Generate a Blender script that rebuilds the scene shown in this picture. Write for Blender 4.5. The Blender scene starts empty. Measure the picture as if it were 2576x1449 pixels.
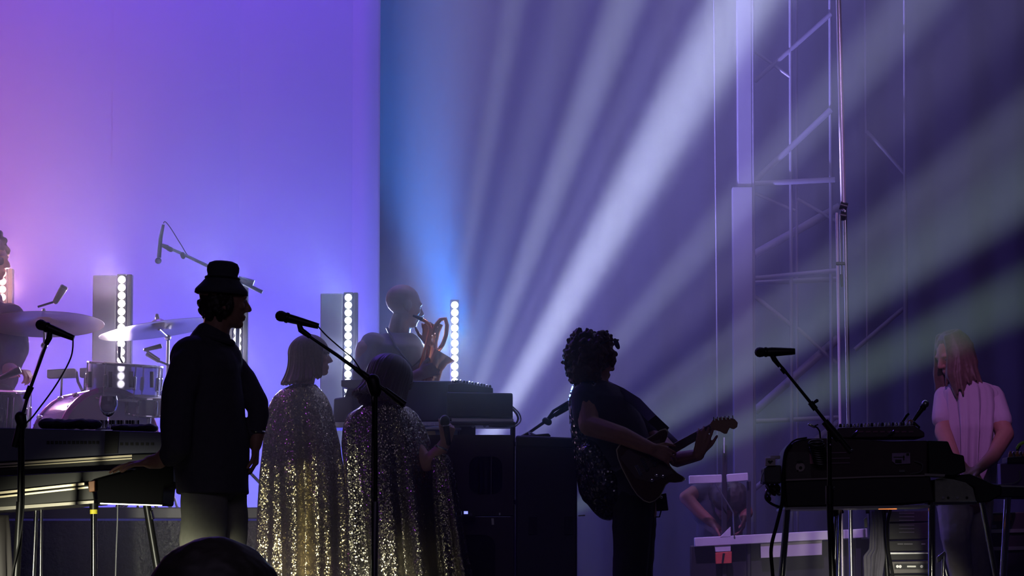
import bpy, bmesh, math, random
from mathutils import Vector, Matrix, Quaternion
random.seed(7)
sc = bpy.context.scene
COL = sc.collection
# ---------------------------------------------------------------- camera
F = 8132.0                       # focal length in pixels of the 2576 x 1449 frame
TH = math.atan((1430 - 724.5) / F)
CAM = Vector((0, 0, 0.5))
cd = bpy.data.cameras.new('camera')
cam = bpy.data.objects.new('camera', cd)
COL.objects.link(cam)
cam.location = CAM
cam.rotation_euler = (math.pi / 2 + TH, 0, 0)
cd.sensor_fit = 'HORIZONTAL'
cd.sensor_width = 36.0
cd.lens = 36.0 * F / 2576
cd.clip_end = 200
sc.camera = cam


def P(px, py, d):
    """The stage point seen at a photograph pixel, d metres upstage of the lens."""
    u = (px - 1288) / F
    v = (724.5 - py) / F
    c, s = math.cos(TH), math.sin(TH)
    y = c - v * s
    z = s + v * c
    k = d / y
    return Vector((CAM.x + u * k, CAM.y + d, CAM.z + z * k))


def M(px, d):
    return px * d / F


# ---------------------------------------------------------------- world, exposure
w = bpy.data.worlds.new('night')
sc.world = w
w.use_nodes = True
w.node_tree.nodes['Background'].inputs[0].default_value = (0.25, 0.2, 0.5, 1)
w.node_tree.nodes['Background'].inputs[1].default_value = 0.006
sc.view_settings.view_transform = 'Standard'
sc.view_settings.look = 'None'
sc.view_settings.exposure = 0.0
sc.view_settings.gamma = 1.0
sc.view_settings.use_curve_mapping = False
sc.cycles.max_bounces = 4
sc.cycles.diffuse_bounces = 2
sc.cycles.glossy_bounces = 3
sc.cycles.volume_bounces = 0


# ---------------------------------------------------------------- lamps
def aim(o, target):
    o.rotation_euler = (Vector(target) - o.location).to_track_quat('-Z', 'Y').to_euler()


def spot(name, loc, target, deg, color, energy, blend=1.0, radius=0.05, linear=False):
    l = bpy.data.lights.new(name, 'SPOT')
    l.color = color
    l.energy = energy
    l.spot_size = math.radians(deg)
    l.spot_blend = blend
    l.shadow_soft_size = radius
    if linear:                    # a collimated beam: loses its strength with r, not r squared
        l.use_nodes = True
        nt = l.node_tree
        em = next(n for n in nt.nodes if n.type == 'EMISSION')
        fo = nt.nodes.new('ShaderNodeLightFalloff')
        fo.inputs['Strength'].default_value = 1.0
        nt.links.new(fo.outputs['Linear'], em.inputs['Strength'])
    o = bpy.data.objects.new(name, l)
    COL.objects.link(o)
    o.location = loc
    aim(o, target)
    return o


def area(name, loc, target, sx, sy, color, energy, spread=180):
    l = bpy.data.lights.new(name, 'AREA')
    l.shape = 'RECTANGLE'
    l.size, l.size_y = sx, sy
    l.color = color
    l.energy = energy
    l.spread = math.radians(spread)
    o = bpy.data.objects.new(name, l)
    COL.objects.link(o)
    o.location = loc
    aim(o, target)
    return o


# cyclorama: floor battens behind the riser and a batten overhead
area('cyc_batten_blue', P(620, 1500, 19.0), P(640, 500, 20.6), 2.2, 0.15, (0.11, 0.13, 1.0), 190)
area('cyc_batten_pink', P(-700, 640, 19.0), P(-400, 450, 20.6), 0.5, 2.0, (1.0, 0.28, 0.50), 48)
area('cyc_batten_top', P(400, -1100, 19.0), P(450, 200, 20.6), 3.4, 0.15, (0.18, 0.08, 1.0), 185)
# fan of beams from a moving head on the floor behind the singers
S = P(1010, 1480, 18.9)
WB = (0.66, 0.72, 1.0)
VB = (0.36, 0.32, 1.0)
for tx, ty, td, deg, col, e in [
    (1294, 0, 18.5, 3.4, WB, 2.6),
    (1130, 0, 19.2, 13.0, (0.62, 0.60, 1.0), 0.8),
    (1430, 0, 18.4, 5.0, WB, 1.0),
    (1575, 0, 18.1, 5.0, WB, 3.6),
    (1700, 0, 18.2, 4.0, (0.62, 0.66, 1.0), 1.2),
    (1862, 0, 17.7, 7.2, WB, 6.8),
    (1905, 90, 17.7, 3.6, WB, 1.6),
    (2255, 60, 17.1, 5.4, WB, 1.6),
    (2420, 120, 17.3, 6.0, (0.6, 0.55, 1.0), 0.5),
    (2576, 310, 16.3, 5.0, WB, 1.0),
    (2576, 470, 15.7, 5.0, (0.66, 0.80, 1.0), 1.2),
    (2576, 740, 15.5, 4.4, (0.70, 1.0, 0.86), 0.7),
    (1500, 200, 19.6, 54.0, VB, 0.40),
    (2050, 200, 19.2, 38.0, VB, 0.24),
]:
    spot('fan_beam', S, P(tx, ty, td), deg, col, e * 3000, 1.0, 0.03, True)
# light thrown up and towards stage right by the upright light bars
for px, py, d, tx, ty, td, col, e, deg in [
    (306, 740, 18.05, 100, 480, 17.0, (0.85, 0.62, 1.0), 170, 66),
    (20, 740, 18.3, -80, 480, 17.0, (1.0, 0.45, 0.5), 220, 80),
    (598, 760, 18.25, 440, 520, 17.2, (0.55, 0.62, 1.0), 170, 62),
    (872, 780, 18.95, 720, 560, 18.1, (0.42, 0.60, 1.0), 170, 56),
    (1150, 860, 21.3, 1020, 300, 21.3, (0.02, 0.24, 1.0), 3300, 40),
    (1138, 860, 18.95, 1080, 700, 18.2, (0.08, 0.32, 1.0), 120, 100),
    (306, 850, 18.05, 190, 1060, 16.6, (0.80, 0.66, 1.0), 85, 96),
    (20, 850, 18.3, 60, 1000, 16.4, (1.0, 0.62, 0.9), 70, 110),
    (598, 860, 18.25, 430, 1060, 16.8, (0.62, 0.62, 1.0), 80, 96),
    (1138, 850, 18.9, 985, 960, 16.6, (0.75, 0.85, 1.0), 190, 40),
    (1136, 870, 18.92, 1082, 985, 16.8, (0.15, 0.40, 1.0), 120, 44),
    (872, 880, 18.95, 920, 1000, 17.2, (0.50, 0.55, 1.0), 110, 80),
]:
    spot('bar_glow', P(px, py, d), P(tx, ty, td), deg, col, e, 1.0, 0.10)
# overall wash in the haze
spot('haze_wash', P(2300, -1500, 18.4), P(1700, 500, 19.2), 60, (0.50, 0.42, 1.0), 380, 1.0, 0.2)
spot('haze_wash', P(1150, -1300, 19.6), P(1250, 150, 19.4), 46, (0.70, 0.66, 1.0), 330, 1.0, 0.2)
# lamps along the front of the stage and the side keys
spot('foot_spot', (-2.2, 8.6, 0.05), P(880, 1660, 17.0), 9.5, (1.0, 0.95, 0.70), 11000, .8, .25)
spot('foot_spot', (1.2, 8.6, 0.05), P(2180, 1640, 15.3), 9, (1.0, 0.95, 0.74), 1300, .6, .1)
spot('foot_spot', (-2.8, 8.8, 0.1), P(300, 1580, 14.5), 16, (1.0, 0.98, 0.72), 1700, .8, .1)
spot('purple_key', (0.2, 11.5, 7.5), P(1960, 1320, 18.3), 8.5, (0.55, 0.30, 1.0), 2400, .7, .05)
spot('purple_key', (1.6, 10.5, 6.0), P(2430, 1060, 16.9), 6.0, (0.75, 0.26, 1.0), 700, .8, .04)
spot('purple_key', (-5.5, 16.6, 4.6), P(850, 1080, 16.6), 10, (0.36, 0.06, 1.0), 120, .8, .04)
spot('purple_key', (3.5, 10.0, 5.0), P(2112, 420, 17.6), 15, (0.70, 0.42, 1.0), 700, .9, .05)
spot('drum_key', (-5.5, 19.5, 3.6), P(150, 1080, 17.6), 18, (1.0, 0.20, 0.95), 1500, .8, .04)
area('front_fill', (0, 3.0, 5.5), (0, 15.5, 0.8), 7, 2.5, (0.72, 0.58, 1.0), 30)  # added fill from the audience side, lifts the dark foreground; no real fixture
# ---------------------------------------------------------------- materials
MATS = {}


def mat(name, color=(0.5, 0.5, 0.5), rough=0.6, metal=0.0, emit=None, estr=0.0, noise=0.0, nscale=30.0,
        bump=0.0, bscale=60.0, trans=0.0, alpha=1.0, spec=0.5):
    if name in MATS:
        return MATS[name]
    m = bpy.data.materials.new(name)
    m.use_nodes = True
    nt = m.node_tree
    b = nt.nodes['Principled BSDF']
    b.inputs['Base Color'].default_value = (*color, 1)
    b.inputs['Roughness'].default_value = rough
    b.inputs['Metallic'].default_value = metal
    b.inputs['Specular IOR Level'].default_value = spec
    b.inputs['Transmission Weight'].default_value = trans
    if emit:
        b.inputs['Emission Color'].default_value = (*emit, 1)
        b.inputs['Emission Strength'].default_value = estr
    tc = nt.nodes.new('ShaderNodeTexCoord')
    if noise:
        n = nt.nodes.new('ShaderNodeTexNoise')
        n.inputs['Scale'].default_value = nscale
        n.inputs['Detail'].default_value = 4
        mx = nt.nodes.new('ShaderNodeMix')
        mx.data_type = 'RGBA'
        mx.inputs[6].default_value = (*[c * (1 - noise) for c in color], 1)
        mx.inputs[7].default_value = (*[min(1, c * (1 + noise)) for c in color], 1)
        nt.links.new(tc.outputs['Object'], n.inputs['Vector'])
        nt.links.new(n.outputs['Fac'], mx.inputs[0])
        nt.links.new(mx.outputs[2], b.inputs['Base Color'])
    if bump:
        n = nt.nodes.new('ShaderNodeTexNoise')
        n.inputs['Scale'].default_value = bscale
        n.inputs['Detail'].default_value = 5
        bp = nt.nodes.new('ShaderNodeBump')
        bp.inputs['Strength'].default_value = bump
        bp.inputs['Distance'].default_value = 0.02
        nt.links.new(tc.outputs['Object'], n.inputs['Vector'])
        nt.links.new(n.outputs['Fac'], bp.inputs['Height'])
        nt.links.new(bp.outputs['Normal'], b.inputs['Normal'])
    MATS[name] = m
    return m


def sequin(name, color, scale, amount, rough=0.25):
    """Overlapping metal sequins: each Voronoi cell leans its own way."""
    m = mat(name, color, rough, 1.0)
    nt = m.node_tree
    b = nt.nodes['Principled BSDF']
    tc = nt.nodes.new('ShaderNodeTexCoord')
    vo = nt.nodes.new('ShaderNodeTexVoronoi')
    vo.inputs['Scale'].default_value = scale
    sub = nt.nodes.new('ShaderNodeVectorMath'); sub.operation = 'SUBTRACT'
    sub.inputs[1].default_value = (0.5, 0.5, 0.5)
    scl = nt.nodes.new('ShaderNodeVectorMath'); scl.operation = 'SCALE'
    scl.inputs['Scale'].default_value = amount
    geo = nt.nodes.new('ShaderNodeNewGeometry')
    add = nt.nodes.new('ShaderNodeVectorMath'); add.operation = 'ADD'
    nor = nt.nodes.new('ShaderNodeVectorMath'); nor.operation = 'NORMALIZE'
    nt.links.new(tc.outputs['Object'], vo.inputs['Vector'])
    nt.links.new(vo.outputs['Color'], sub.inputs[0])
    nt.links.new(sub.outputs[0], scl.inputs[0])
    nt.links.new(scl.outputs[0], add.inputs[0])
    nt.links.new(geo.outputs['Normal'], add.inputs[1])
    nt.links.new(add.outputs[0], nor.inputs[0])
    nt.links.new(nor.outputs[0], b.inputs['Normal'])
    return m


BLACK = mat('black_plastic', (0.012, 0.012, 0.014), 0.45)
RUBBER = mat('black_rubber', (0.010, 0.010, 0.012), 0.8)
BMETAL = mat('black_metal', (0.02, 0.02, 0.022), 0.35, 0.6)
CHROME = mat('chrome', (0.86, 0.86, 0.84), 0.10, 1.0)
STEEL = mat('brushed_steel', (0.55, 0.55, 0.58), 0.32, 1.0)
GREY = mat('grey_plastic', (0.20, 0.20, 0.22), 0.5)
WHITE = mat('white_plastic', (0.75, 0.75, 0.75), 0.5)
SKIN = mat('skin', (0.42, 0.22, 0.15), 0.55, noise=0.15, nscale=25)
SKIN2 = mat('fair_skin', (0.55, 0.32, 0.24), 0.5, noise=0.12, nscale=25)
EYE = mat('eye_white', (0.22, 0.20, 0.19), 0.55, spec=.2)


# ---------------------------------------------------------------- mesh helpers
def frame_of(d):
    d = d.normalized()
    a = Vector((0, 0, 1)) if abs(d.z) < 0.9 else Vector((1, 0, 0))
    x = d.cross(a).normalized()
    return x, d.cross(x).normalized()


class MB:
    """Collects vertices and faces of one mesh, in stage (world) metres."""

    def __init__(s):
        s.v, s.f = [], []

    def add(s, vs, fs):
        k = len(s.v)
        s.v += [Vector(v) for v in vs]
        s.f += [tuple(i + k for i in f) for f in fs]
        return s

    def box(s, c, size, R=None):
        hx, hy, hz = size[0] / 2, size[1] / 2, size[2] / 2
        vs = [Vector((x, y, z)) for z in (-hz, hz) for y in (-hy, hy) for x in (-hx, hx)]
        if R is not None:
            vs = [R @ v for v in vs]
        return s.add([v + Vector(c) for v in vs],
                     [(0, 2, 3, 1), (4, 5, 7, 6), (0, 1, 5, 4), (2, 6, 7, 3), (0, 4, 6, 2), (1, 3, 7, 5)])

    def tube(s, pts, r, n=8, caps=True):
        pts = [Vector(p) for p in pts]
        rs = r if isinstance(r, (list, tuple)) else [r] * len(pts)
        x = None
        rings = []
        for i, p in enumerate(pts):
            t = (pts[min(i + 1, len(pts) - 1)] - pts[max(i - 1, 0)])
            if t.length < 1e-9:
                t = Vector((0, 0, 1))
            t.normalize()
            if x is None:
                x, y = frame_of(t)
            else:
                x = (x - t * x.dot(t)).normalized()
            y = t.cross(x)
            rings.append([p + (x * math.cos(2 * math.pi * k / n) + y * math.sin(2 * math.pi * k / n)) * rs[i] for k in range(n)])
        fs = []
        for i in range(len(pts) - 1):
            for k in range(n):
                a, b = i * n + k, i * n + (k + 1) % n
                fs.append((a, b, b + n, a + n))
        if caps:
            fs.append(tuple(range(n - 1, -1, -1)))
            fs.append(tuple((len(pts) - 1) * n + k for k in range(n)))
        return s.add([v for ring in rings for v in ring], fs)

    def lathe(s, prof, c, axis=(0, 0, 1), n=24):
        """prof: (radius, height along axis); solid of revolution, ends closed."""
        ax = Vector(axis).normalized()
        x, y = frame_of(ax)
        c = Vector(c)
        vs, fs = [], []
        for r, h in prof:
            for k in range(n):
                a = 2 * math.pi * k / n
                vs.append(c + ax * h + (x * math.cos(a) + y * math.sin(a)) * max(r, 1e-4))
        for i in range(len(prof) - 1):
            for k in range(n):
                a, b = i * n + k, i * n + (k + 1) % n
                fs.append((a, b, b + n, a + n))
        fs.append(tuple(range(n - 1, -1, -1)))
        fs.append(tuple((len(prof) - 1) * n + k for k in range(n)))
        return s.add(vs, fs)

    def ell(s, c, r, R=None, nu=16, nv=10):
        c = Vector(c)
        vs, fs = [], []
        for j in range(1, nv):
            t = math.pi * j / nv
            for i in range(nu):
                p = 2 * math.pi * i / nu
                v = Vector((r[0] * math.sin(t) * math.cos(p), r[1] * math.sin(t) * math.sin(p), r[2] * math.cos(t)))
                vs.append(c + (R @ v if R is not None else v))
        for tz in (1, -1):
            v = Vector((0, 0, tz * r[2]))
            vs.append(c + (R @ v if R is not None else v))
        n0 = len(vs) - 2
        for j in range(nv - 2):
            for i in range(nu):
                a, b = j * nu + i, j * nu + (i + 1) % nu
                fs.append((a, a + nu, b + nu, b))
        for i in range(nu):
            fs.append((n0, i, (i + 1) % nu))
            fs.append((n0 + 1, (nv - 2) * nu + (i + 1) % nu, (nv - 2) * nu + i))
        return s.add(vs, fs)

    def cap(s, a, b, ra, rb, n=12):
        """A limb: a round-ended tapered solid from a to b."""
        a, b = Vector(a), Vector(b)
        d = (b - a)
        L = max(d.length, 1e-6)
        pts, rs = [], []
        dn = d / L if d.length > 1e-6 else Vector((0, 0, 1))
        for t in (90, 60, 30, 0):
            pts.append(a - dn * ra * math.sin(math.radians(t))); rs.append(max(ra * math.cos(math.radians(t)), ra * 0.05))
        for t in (0, 30, 60, 90):
            pts.append(b + dn * rb * math.sin(math.radians(t))); rs.append(max(rb * math.cos(math.radians(t)), rb * 0.05))
        return s.tube(pts, rs, n)

    def prism(s, pts, d0, d1):
        """An outline given in photo pixels, standing between depths d0 and d1 (metre-true thickness)."""
        q = [P(x, y, d0) for x, y in pts]
        n = len(q)
        vs = q + [v + Vector((0, d1 - d0, 0)) for v in q]
        fs = [tuple(range(n)), tuple(range(2 * n - 1, n - 1, -1))]
        fs += [(i, i + n, (i + 1) % n + n, (i + 1) % n) for i in range(n)]
        return s.add(vs, fs)

    def torus(s, c, axis, R, r, n=32, m=8, a0=0.0, a1=2 * math.pi):
        x, y = frame_of(Vector(axis))
        c = Vector(c)
        full = abs(a1 - a0 - 2 * math.pi) < 1e-6
        k = n if full else n + 1
        pts = [c + (x * math.cos(a0 + (a1 - a0) * i / n) + y * math.sin(a0 + (a1 - a0) * i / n)) * R for i in range(k)]
        if full:
            pts.append(pts[0]); pts.append(pts[1])
        return s.tube(pts, r, m, not full)

    def build(s, name, m=None, parent=None, smooth=True, bevel=0.0, base=None, angle=40):
        o = make(name, s.v, s.f, m, parent, base)
        finish(o, smooth, bevel, angle)
        return o


def finish(o, smooth=True, bevel=0.0, angle=40):
    me = o.data
    bm = bmesh.new(); bm.from_mesh(me)
    bmesh.ops.recalc_face_normals(bm, faces=bm.faces)
    bm.to_mesh(me); bm.free()
    if bevel:
        md = o.modifiers.new('Bevel', 'BEVEL')
        md.width = bevel; md.segments = 2; md.limit_method = 'ANGLE'; md.angle_limit = math.radians(35)
    if smooth:
        me.shade_smooth()
        me.set_sharp_from_angle(angle=math.radians(angle))


def world_loc(o):
    l = Vector(o.location)
    while o.parent:
        o = o.parent
        l += o.location
    return l


def make(name, vs, fs, m, parent=None, base=None):
    """Links ONE mesh object; its origin is its base (or its parent's)."""
    me = bpy.data.meshes.new(name)
    if parent is not None:
        org = world_loc(parent)
    elif base is not None:
        org = Vector(base)
    else:
        xs = [v.x for v in vs]; ys = [v.y for v in vs]; zs = [v.z for v in vs]
        org = Vector(((min(xs) + max(xs)) / 2, (min(ys) + max(ys)) / 2, min(zs)))
    me.from_pydata([tuple(v - org) for v in vs], [], fs)
    me.update()
    o = bpy.data.objects.new(name, me)
    COL.objects.link(o)
    if parent is not None:
        o.parent = parent
    else:
        o.location = org
    if m:
        me.materials.append(m)
    return o


def tag(o, label=None, cat=None, group=None, kind=None):
    if label: o['label'] = label
    if cat: o['category'] = cat
    if group: o['group'] = group
    if kind: o['kind'] = kind
    return o


def thing(name, label, cat, loc, group=None):
    o = bpy.data.objects.new(name, None)
    o.empty_display_size = 0.1
    COL.objects.link(o)
    o.location = loc
    return tag(o, label, cat, group)


def copy_tree(o, parent=None, offset=None):
    c = o.copy()
    COL.objects.link(c)
    if parent is not None:
        c.parent = parent
    for ch in list(o.children):
        copy_tree(ch, c)
    return c


def remesh(mb, name, m, parent=None, voxel=0.006, smooth=2, base=None, disp=None):
    """Fuses the limbs and masses in mb into one continuous skin."""
    o = make(name, mb.v, mb.f, m, parent, base)
    bm = bmesh.new(); bm.from_mesh(o.data)
    bmesh.ops.recalc_face_normals(bm, faces=bm.faces)
    bm.to_mesh(o.data); bm.free()
    r = o.modifiers.new('Remesh', 'REMESH')
    r.mode = 'VOXEL'; r.voxel_size = voxel; r.use_smooth_shade = True
    if smooth:
        sm = o.modifiers.new('Smooth', 'SMOOTH'); sm.iterations = smooth; sm.factor = 0.5
    if disp:
        tex = bpy.data.textures.new(name + '_relief', 'CLOUDS'); tex.noise_scale = disp[1]; tex.noise_depth = 2
        dm = o.modifiers.new('Relief', 'DISPLACE'); dm.texture = tex; dm.strength = disp[0]
        dm.texture_coords = 'LOCAL'
    dg = bpy.context.evaluated_depsgraph_get()
    me = bpy.data.meshes.new_from_object(o.evaluated_get(dg))
    me.name = name
    old = o.data
    o.modifiers.clear()
    o.data = me
    bpy.data.meshes.remove(old)
    me.shade_smooth()
    if not me.materials and m:
        me.materials.append(m)
    return o
# ---------------------------------------------------------------- the setting
def struct(o):
    o['kind'] = 'structure'
    return o


deck = mat('stage_deck', (0.025, 0.025, 0.028), 0.4, noise=0.4, nscale=8)
struct(MB().box((0, 17.5, -0.05), (18, 10.0, 0.1)).build('floor', deck, smooth=False))
struct(MB().box((0, 6.0, -1.25), (16, 12.9, 0.1)).build('floor_pit', mat('pit_floor', (0.04, 0.04, 0.04), 0.8, noise=0.3), smooth=False))
struct(MB().box((0, 12.45, -0.65), (16, 0.1, 1.1)).build('trim_stage_front', mat('stage_skirt', (0.012, 0.012, 0.014), 0.9), smooth=False))
drape = mat('black_drape', (0.035, 0.033, 0.04), 0.9, noise=0.2)


def pleated(x0, x1, y, z0, z1, n, amp, name, m, seams=(), per=8):
    mb = MB()
    vs, fs = [], []
    k = n * per
    for i in range(k + 1):
        t = i / k
        a = amp * math.sin(t * n * 2 * math.pi) + amp * 0.6 * math.sin(t * n * 0.37 * 2 * math.pi + 1)
        for z in (z0, z1):
            vs.append(Vector((x0 + (x1 - x0) * t, y + a, z)))
        for z in (z0, z1):
            vs.append(Vector((x0 + (x1 - x0) * t, y + a + 0.012, z)))
    for i in range(k):
        a, b = i * 4, (i + 1) * 4
        fs += [(a, b, b + 1, a + 1), (a + 2, a + 3, b + 3, b + 2), (a, a + 2, b + 2, b), (a + 1, b + 1, b + 3, a + 3)]
    fs += [(0, 1, 3, 2), (k * 4, k * 4 + 2, k * 4 + 3, k * 4 + 1)]
    return mb.add(vs, fs).build(name, m, smooth=True, angle=60)


struct(pleated(-9, 9, 22.3, 0, 9, 50, 0.05, 'wall_back', drape))
# white cyclorama cloth, three sewn widths with a shallow seam and a turned edge
cyc = mat('cyclorama_cloth', (0.50, 0.47, 0.60), 0.9, noise=0.03, nscale=3)
edge = [-9.0, P(290, 0, 20.6).x, P(605, 0, 20.6).x, P(892, 0, 20.6).x, P(957, 0, 20.6).x]
cb = bpy.data.objects.new('wall_cyclorama', None)
COL.objects.link(cb); cb.location = (edge[2], 20.6, 0); struct(cb)
for i in range(4):
    a, b = edge[i], edge[i + 1]
    tilt = (0.0, 0.01, -0.012, 0.02)[i]
    mb = MB()
    n = 10
    vs, fs = [], []
    for k in range(n + 1):
        t = k / n
        y = 20.6 + tilt * (t - 0.5) - 0.012 * math.sin(math.pi * t) * (1 if i < 3 else 2.2)
        for yy in (y, y + 0.015):
            for z in (0.0, 9.0):
                vs.append(Vector((a + (b - a) * t + (-0.01 if k == 0 and i else 0), yy, z)))
    for k in range(n):
        p, q = 4 * k, 4 * k + 4
        fs += [(p, q, q + 1, p + 1), (p + 2, p + 3, q + 3, q + 2), (p, p + 2, q + 2, q), (p + 1, q + 1, q + 3, p + 3)]
    fs += [(0, 1, 3, 2), (4 * n, 4 * n + 2, 4 * n + 3, 4 * n + 1)]
    mb.add(vs, fs).build('cloth_panel', cyc, cb, angle=70)

# haze
hz = bpy.data.materials.new('stage_haze')
hz.use_nodes = True
nt = hz.node_tree
nt.nodes.clear()
out = nt.nodes.new('ShaderNodeOutputMaterial')
vsn = nt.nodes.new('ShaderNodeVolumeScatter')
vsn.inputs['Color'].default_value = (0.95, 0.96, 1.0, 1)
vsn.inputs['Density'].default_value = 0.055
vsn.inputs['Anisotropy'].default_value = 0.15
nt.links.new(vsn.outputs[0], out.inputs['Volume'])
hb = MB().box((0, 18.8, 4.5), (17, 6.8, 8.9)).build('haze', hz, smooth=False)
tag(hb, 'thin smoke haze filling the air behind the singers', 'haze', kind='stuff')
# ---------------------------------------------------------------- drum riser
rz0 = 0.82
rx0, rx1 = -4.2, P(700, 1230, 17.0).x
riser = thing('drum_riser', 'black drum riser with a crinkled glossy skirt behind the hat wearer', 'riser', (0, 17.0, 0))
MB().box(((rx0 + rx1) / 2, 18.1, rz0 - 0.03), (rx1 - rx0, 2.2, 0.06)).build('riser_deck', mat('riser_top', (0.05, 0.05, 0.055), 0.5), riser, bevel=0.006)
EDGE = mat('riser_edge', (0.5, 0.5, 0.52), 0.3, 0.9)
MB().box(((rx0 + rx1) / 2, 17.69, rz0 - 0.012), (rx1 - rx0, 0.02, 0.03)).build('edge_rail', EDGE, riser, bevel=0.004)
skm = mat('crinkled_skirt', (0.016, 0.017, 0.018), 0.28, noise=0.5, nscale=18, bump=0.9, bscale=45, spec=0.7)
mb = MB()
vs, fs = [], []
n = 120
for i in range(n + 1):
    x = rx0 + (rx1 - rx0) * i / n
    for j in range(7):
        y = 17.01 + 0.014 * math.sin(i * 1.9 + j * 0.7) + 0.012 * random.random() - 0.02
        vs.append(Vector((x, y + 0.02, (rz0 - 0.07) * j / 6)))
for i in range(n):
    for j in range(6):
        a = i * 7 + j
        fs.append((a, a + 7, a + 8, a + 1))
k = len(vs)
vs += [v + Vector((0, 0.01, 0)) for v in vs]
fs += [tuple(q + k for q in reversed(f)) for f in fs]
mb.add(vs, fs).build('skirt', skm, riser, angle=80)
# low platform for the saxophonist
pz = 0.32
lp = thing('low_platform', 'low black platform under the saxophone player and his desk', 'platform', (P(1080, 0, 18.3).x, 18.3, 0))
MB().box((P(1090, 0, 18.3).x, 18.5, pz - 0.03), (1.25, 1.5, 0.06)).build('platform_deck', BLACK, lp, bevel=0.005)
for sx in (-0.55, 0.55):
    for sy in (-0.6, 0.6):
        MB().tube([(P(1090, 0, 18.3).x + sx, 18.5 + sy, 0), (P(1090, 0, 18.3).x + sx, 18.5 + sy, pz - 0.06)], 0.025).build('leg', STEEL, lp)

# ---------------------------------------------------------------- light battens standing upright
def lampmat(name, c, s):
    m = mat(name, (0.9, 0.9, 0.9), 0.3, emit=c, estr=s)
    m.cycles.emission_sampling = 'NONE'
    return m


def light_bar(px, ytop, d, nl, stand_z, label, lm, panel=True, pitch=0.0455):
    top = P(px, ytop, d)
    bz = top.z - pitch * (nl - 1)
    r = thing('light_bar', label, 'stage light', (top.x, d, stand_z), 'upright light bars')
    hl = mat('light_housing', (0.10, 0.10, 0.11), 0.45)
    h = pitch * nl + 0.02
    cz = (top.z + bz) / 2
    MB().box((top.x, d + 0.055, cz), (0.056, 0.09, h)).build('housing', hl, r, bevel=0.006)
    for k in range(nl):
        z = top.z - pitch * k
        lp_ = MB().lathe([(0.0215, 0.0), (0.0208, 0.006), (0.015, 0.012), (0.006, 0.015), (0.0005, 0.0155)], (top.x, d + 0.008, z), (0, -1, 0), 14).build('lamp', lm, r)
    rz_ = MB()
    for k in range(nl):
        rz_.torus((top.x, d + 0.008, top.z - pitch * k), (0, 1, 0), 0.0220, 0.0012, 14, 5)
    tag(rz_.build('bezel', hl, r), kind='stuff')
    if panel:
        MB().box((top.x - 0.098, d + 0.05, cz + 0.0), (0.135, 0.07, h - 0.012)).build('side_panel', mat('light_side_panel', (0.30, 0.31, 0.33), 0.5, noise=0.06, nscale=6), r, bevel=0.008)
        MB().box((top.x + 0.043, d + 0.05, cz), (0.026, 0.075, h - 0.004)).build('side_rail', hl, r, bevel=0.004)
    MB().box((top.x, d + 0.055, bz - 0.035), (0.03, 0.03, 0.05)).build('yoke', BMETAL, r)
    MB().tube([(top.x, d + 0.055, stand_z + 0.02), (top.x, d + 0.055, bz - 0.03)], 0.014).build('pole', BMETAL, r)
    MB().lathe([(0.15, 0), (0.15, 0.012), (0.03, 0.025), (0.02, 0.05)], (top.x, d + 0.055, stand_z), n=24).build('base', BMETAL, r)
    return top


bars = []
LW = lampmat('lamp_warm_white', (1.0, 0.93, 0.82), 7)
LC = lampmat('lamp_cool_white', (0.86, 1.0, 1.0), 6)
LB = lampmat('lamp_white', (0.9, 0.97, 1.0), 7)
LP = lampmat('lamp_pink', (1.0, 0.45, 0.42), 3.2)
bars.append(light_bar(6, 688, 18.5, 20, rz0 + 0.001, 'pink lit upright light bar behind the drummer at the drum kit', LP))
bars.append(light_bar(306, 703, 18.2, 14, rz0 + 0.001, 'warm white upright light bar standing behind the clear rack tom', LW))
bars.append(light_bar(598, 714, 18.4, 14, rz0 + 0.001, 'upright light bar half hidden behind the person in the hat', LW))
bars.append(light_bar(876, 748, 19.05, 20, pz + 0.001, 'upright light bar with teal side panel at the saxophonist’s back'.replace('’', "'"), LC))
bars.append(light_bar(1144, 767, 19.1, 20, pz + 0.001, 'bare upright light bar beside the saxophone without side panel', LB, False))

# ---------------------------------------------------------------- scaffold tower and poles
ALU = mat('scaffold_aluminium', (0.125, 0.115, 0.15), 0.5, 0.0, noise=0.1, nscale=12)
TD = 19.9
tw = thing('scaffold_tower', 'pale metal scaffold tower with diagonal braces in the haze', 'scaffold', (P(1950, 0, TD).x, TD, 0))


def bar(x0, y0, x1, y1, wpx, d, name, parent, m=ALU, dd=0.0, n=10):
    return MB().tube([P(x0, y0, d), P(x1, y1, d + dd)], M(wpx, d) / 2, n).build(name, m, parent)


def slab(x0, y0, x1, y1, wpx, d, th, name, parent, m=ALU):
    a, b = Vector((x0, y0)), Vector((x1, y1))
    t = (b - a).normalized(); q = Vector((-t.y, t.x)) * wpx / 2
    return MB().prism([tuple(a + q), tuple(b + q), tuple(b - q), tuple(a - q)], d, d + th).build(name, m, parent, bevel=0.004)


def floor_py(d):
    return 1430 + 0.5 * F / d


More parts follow.
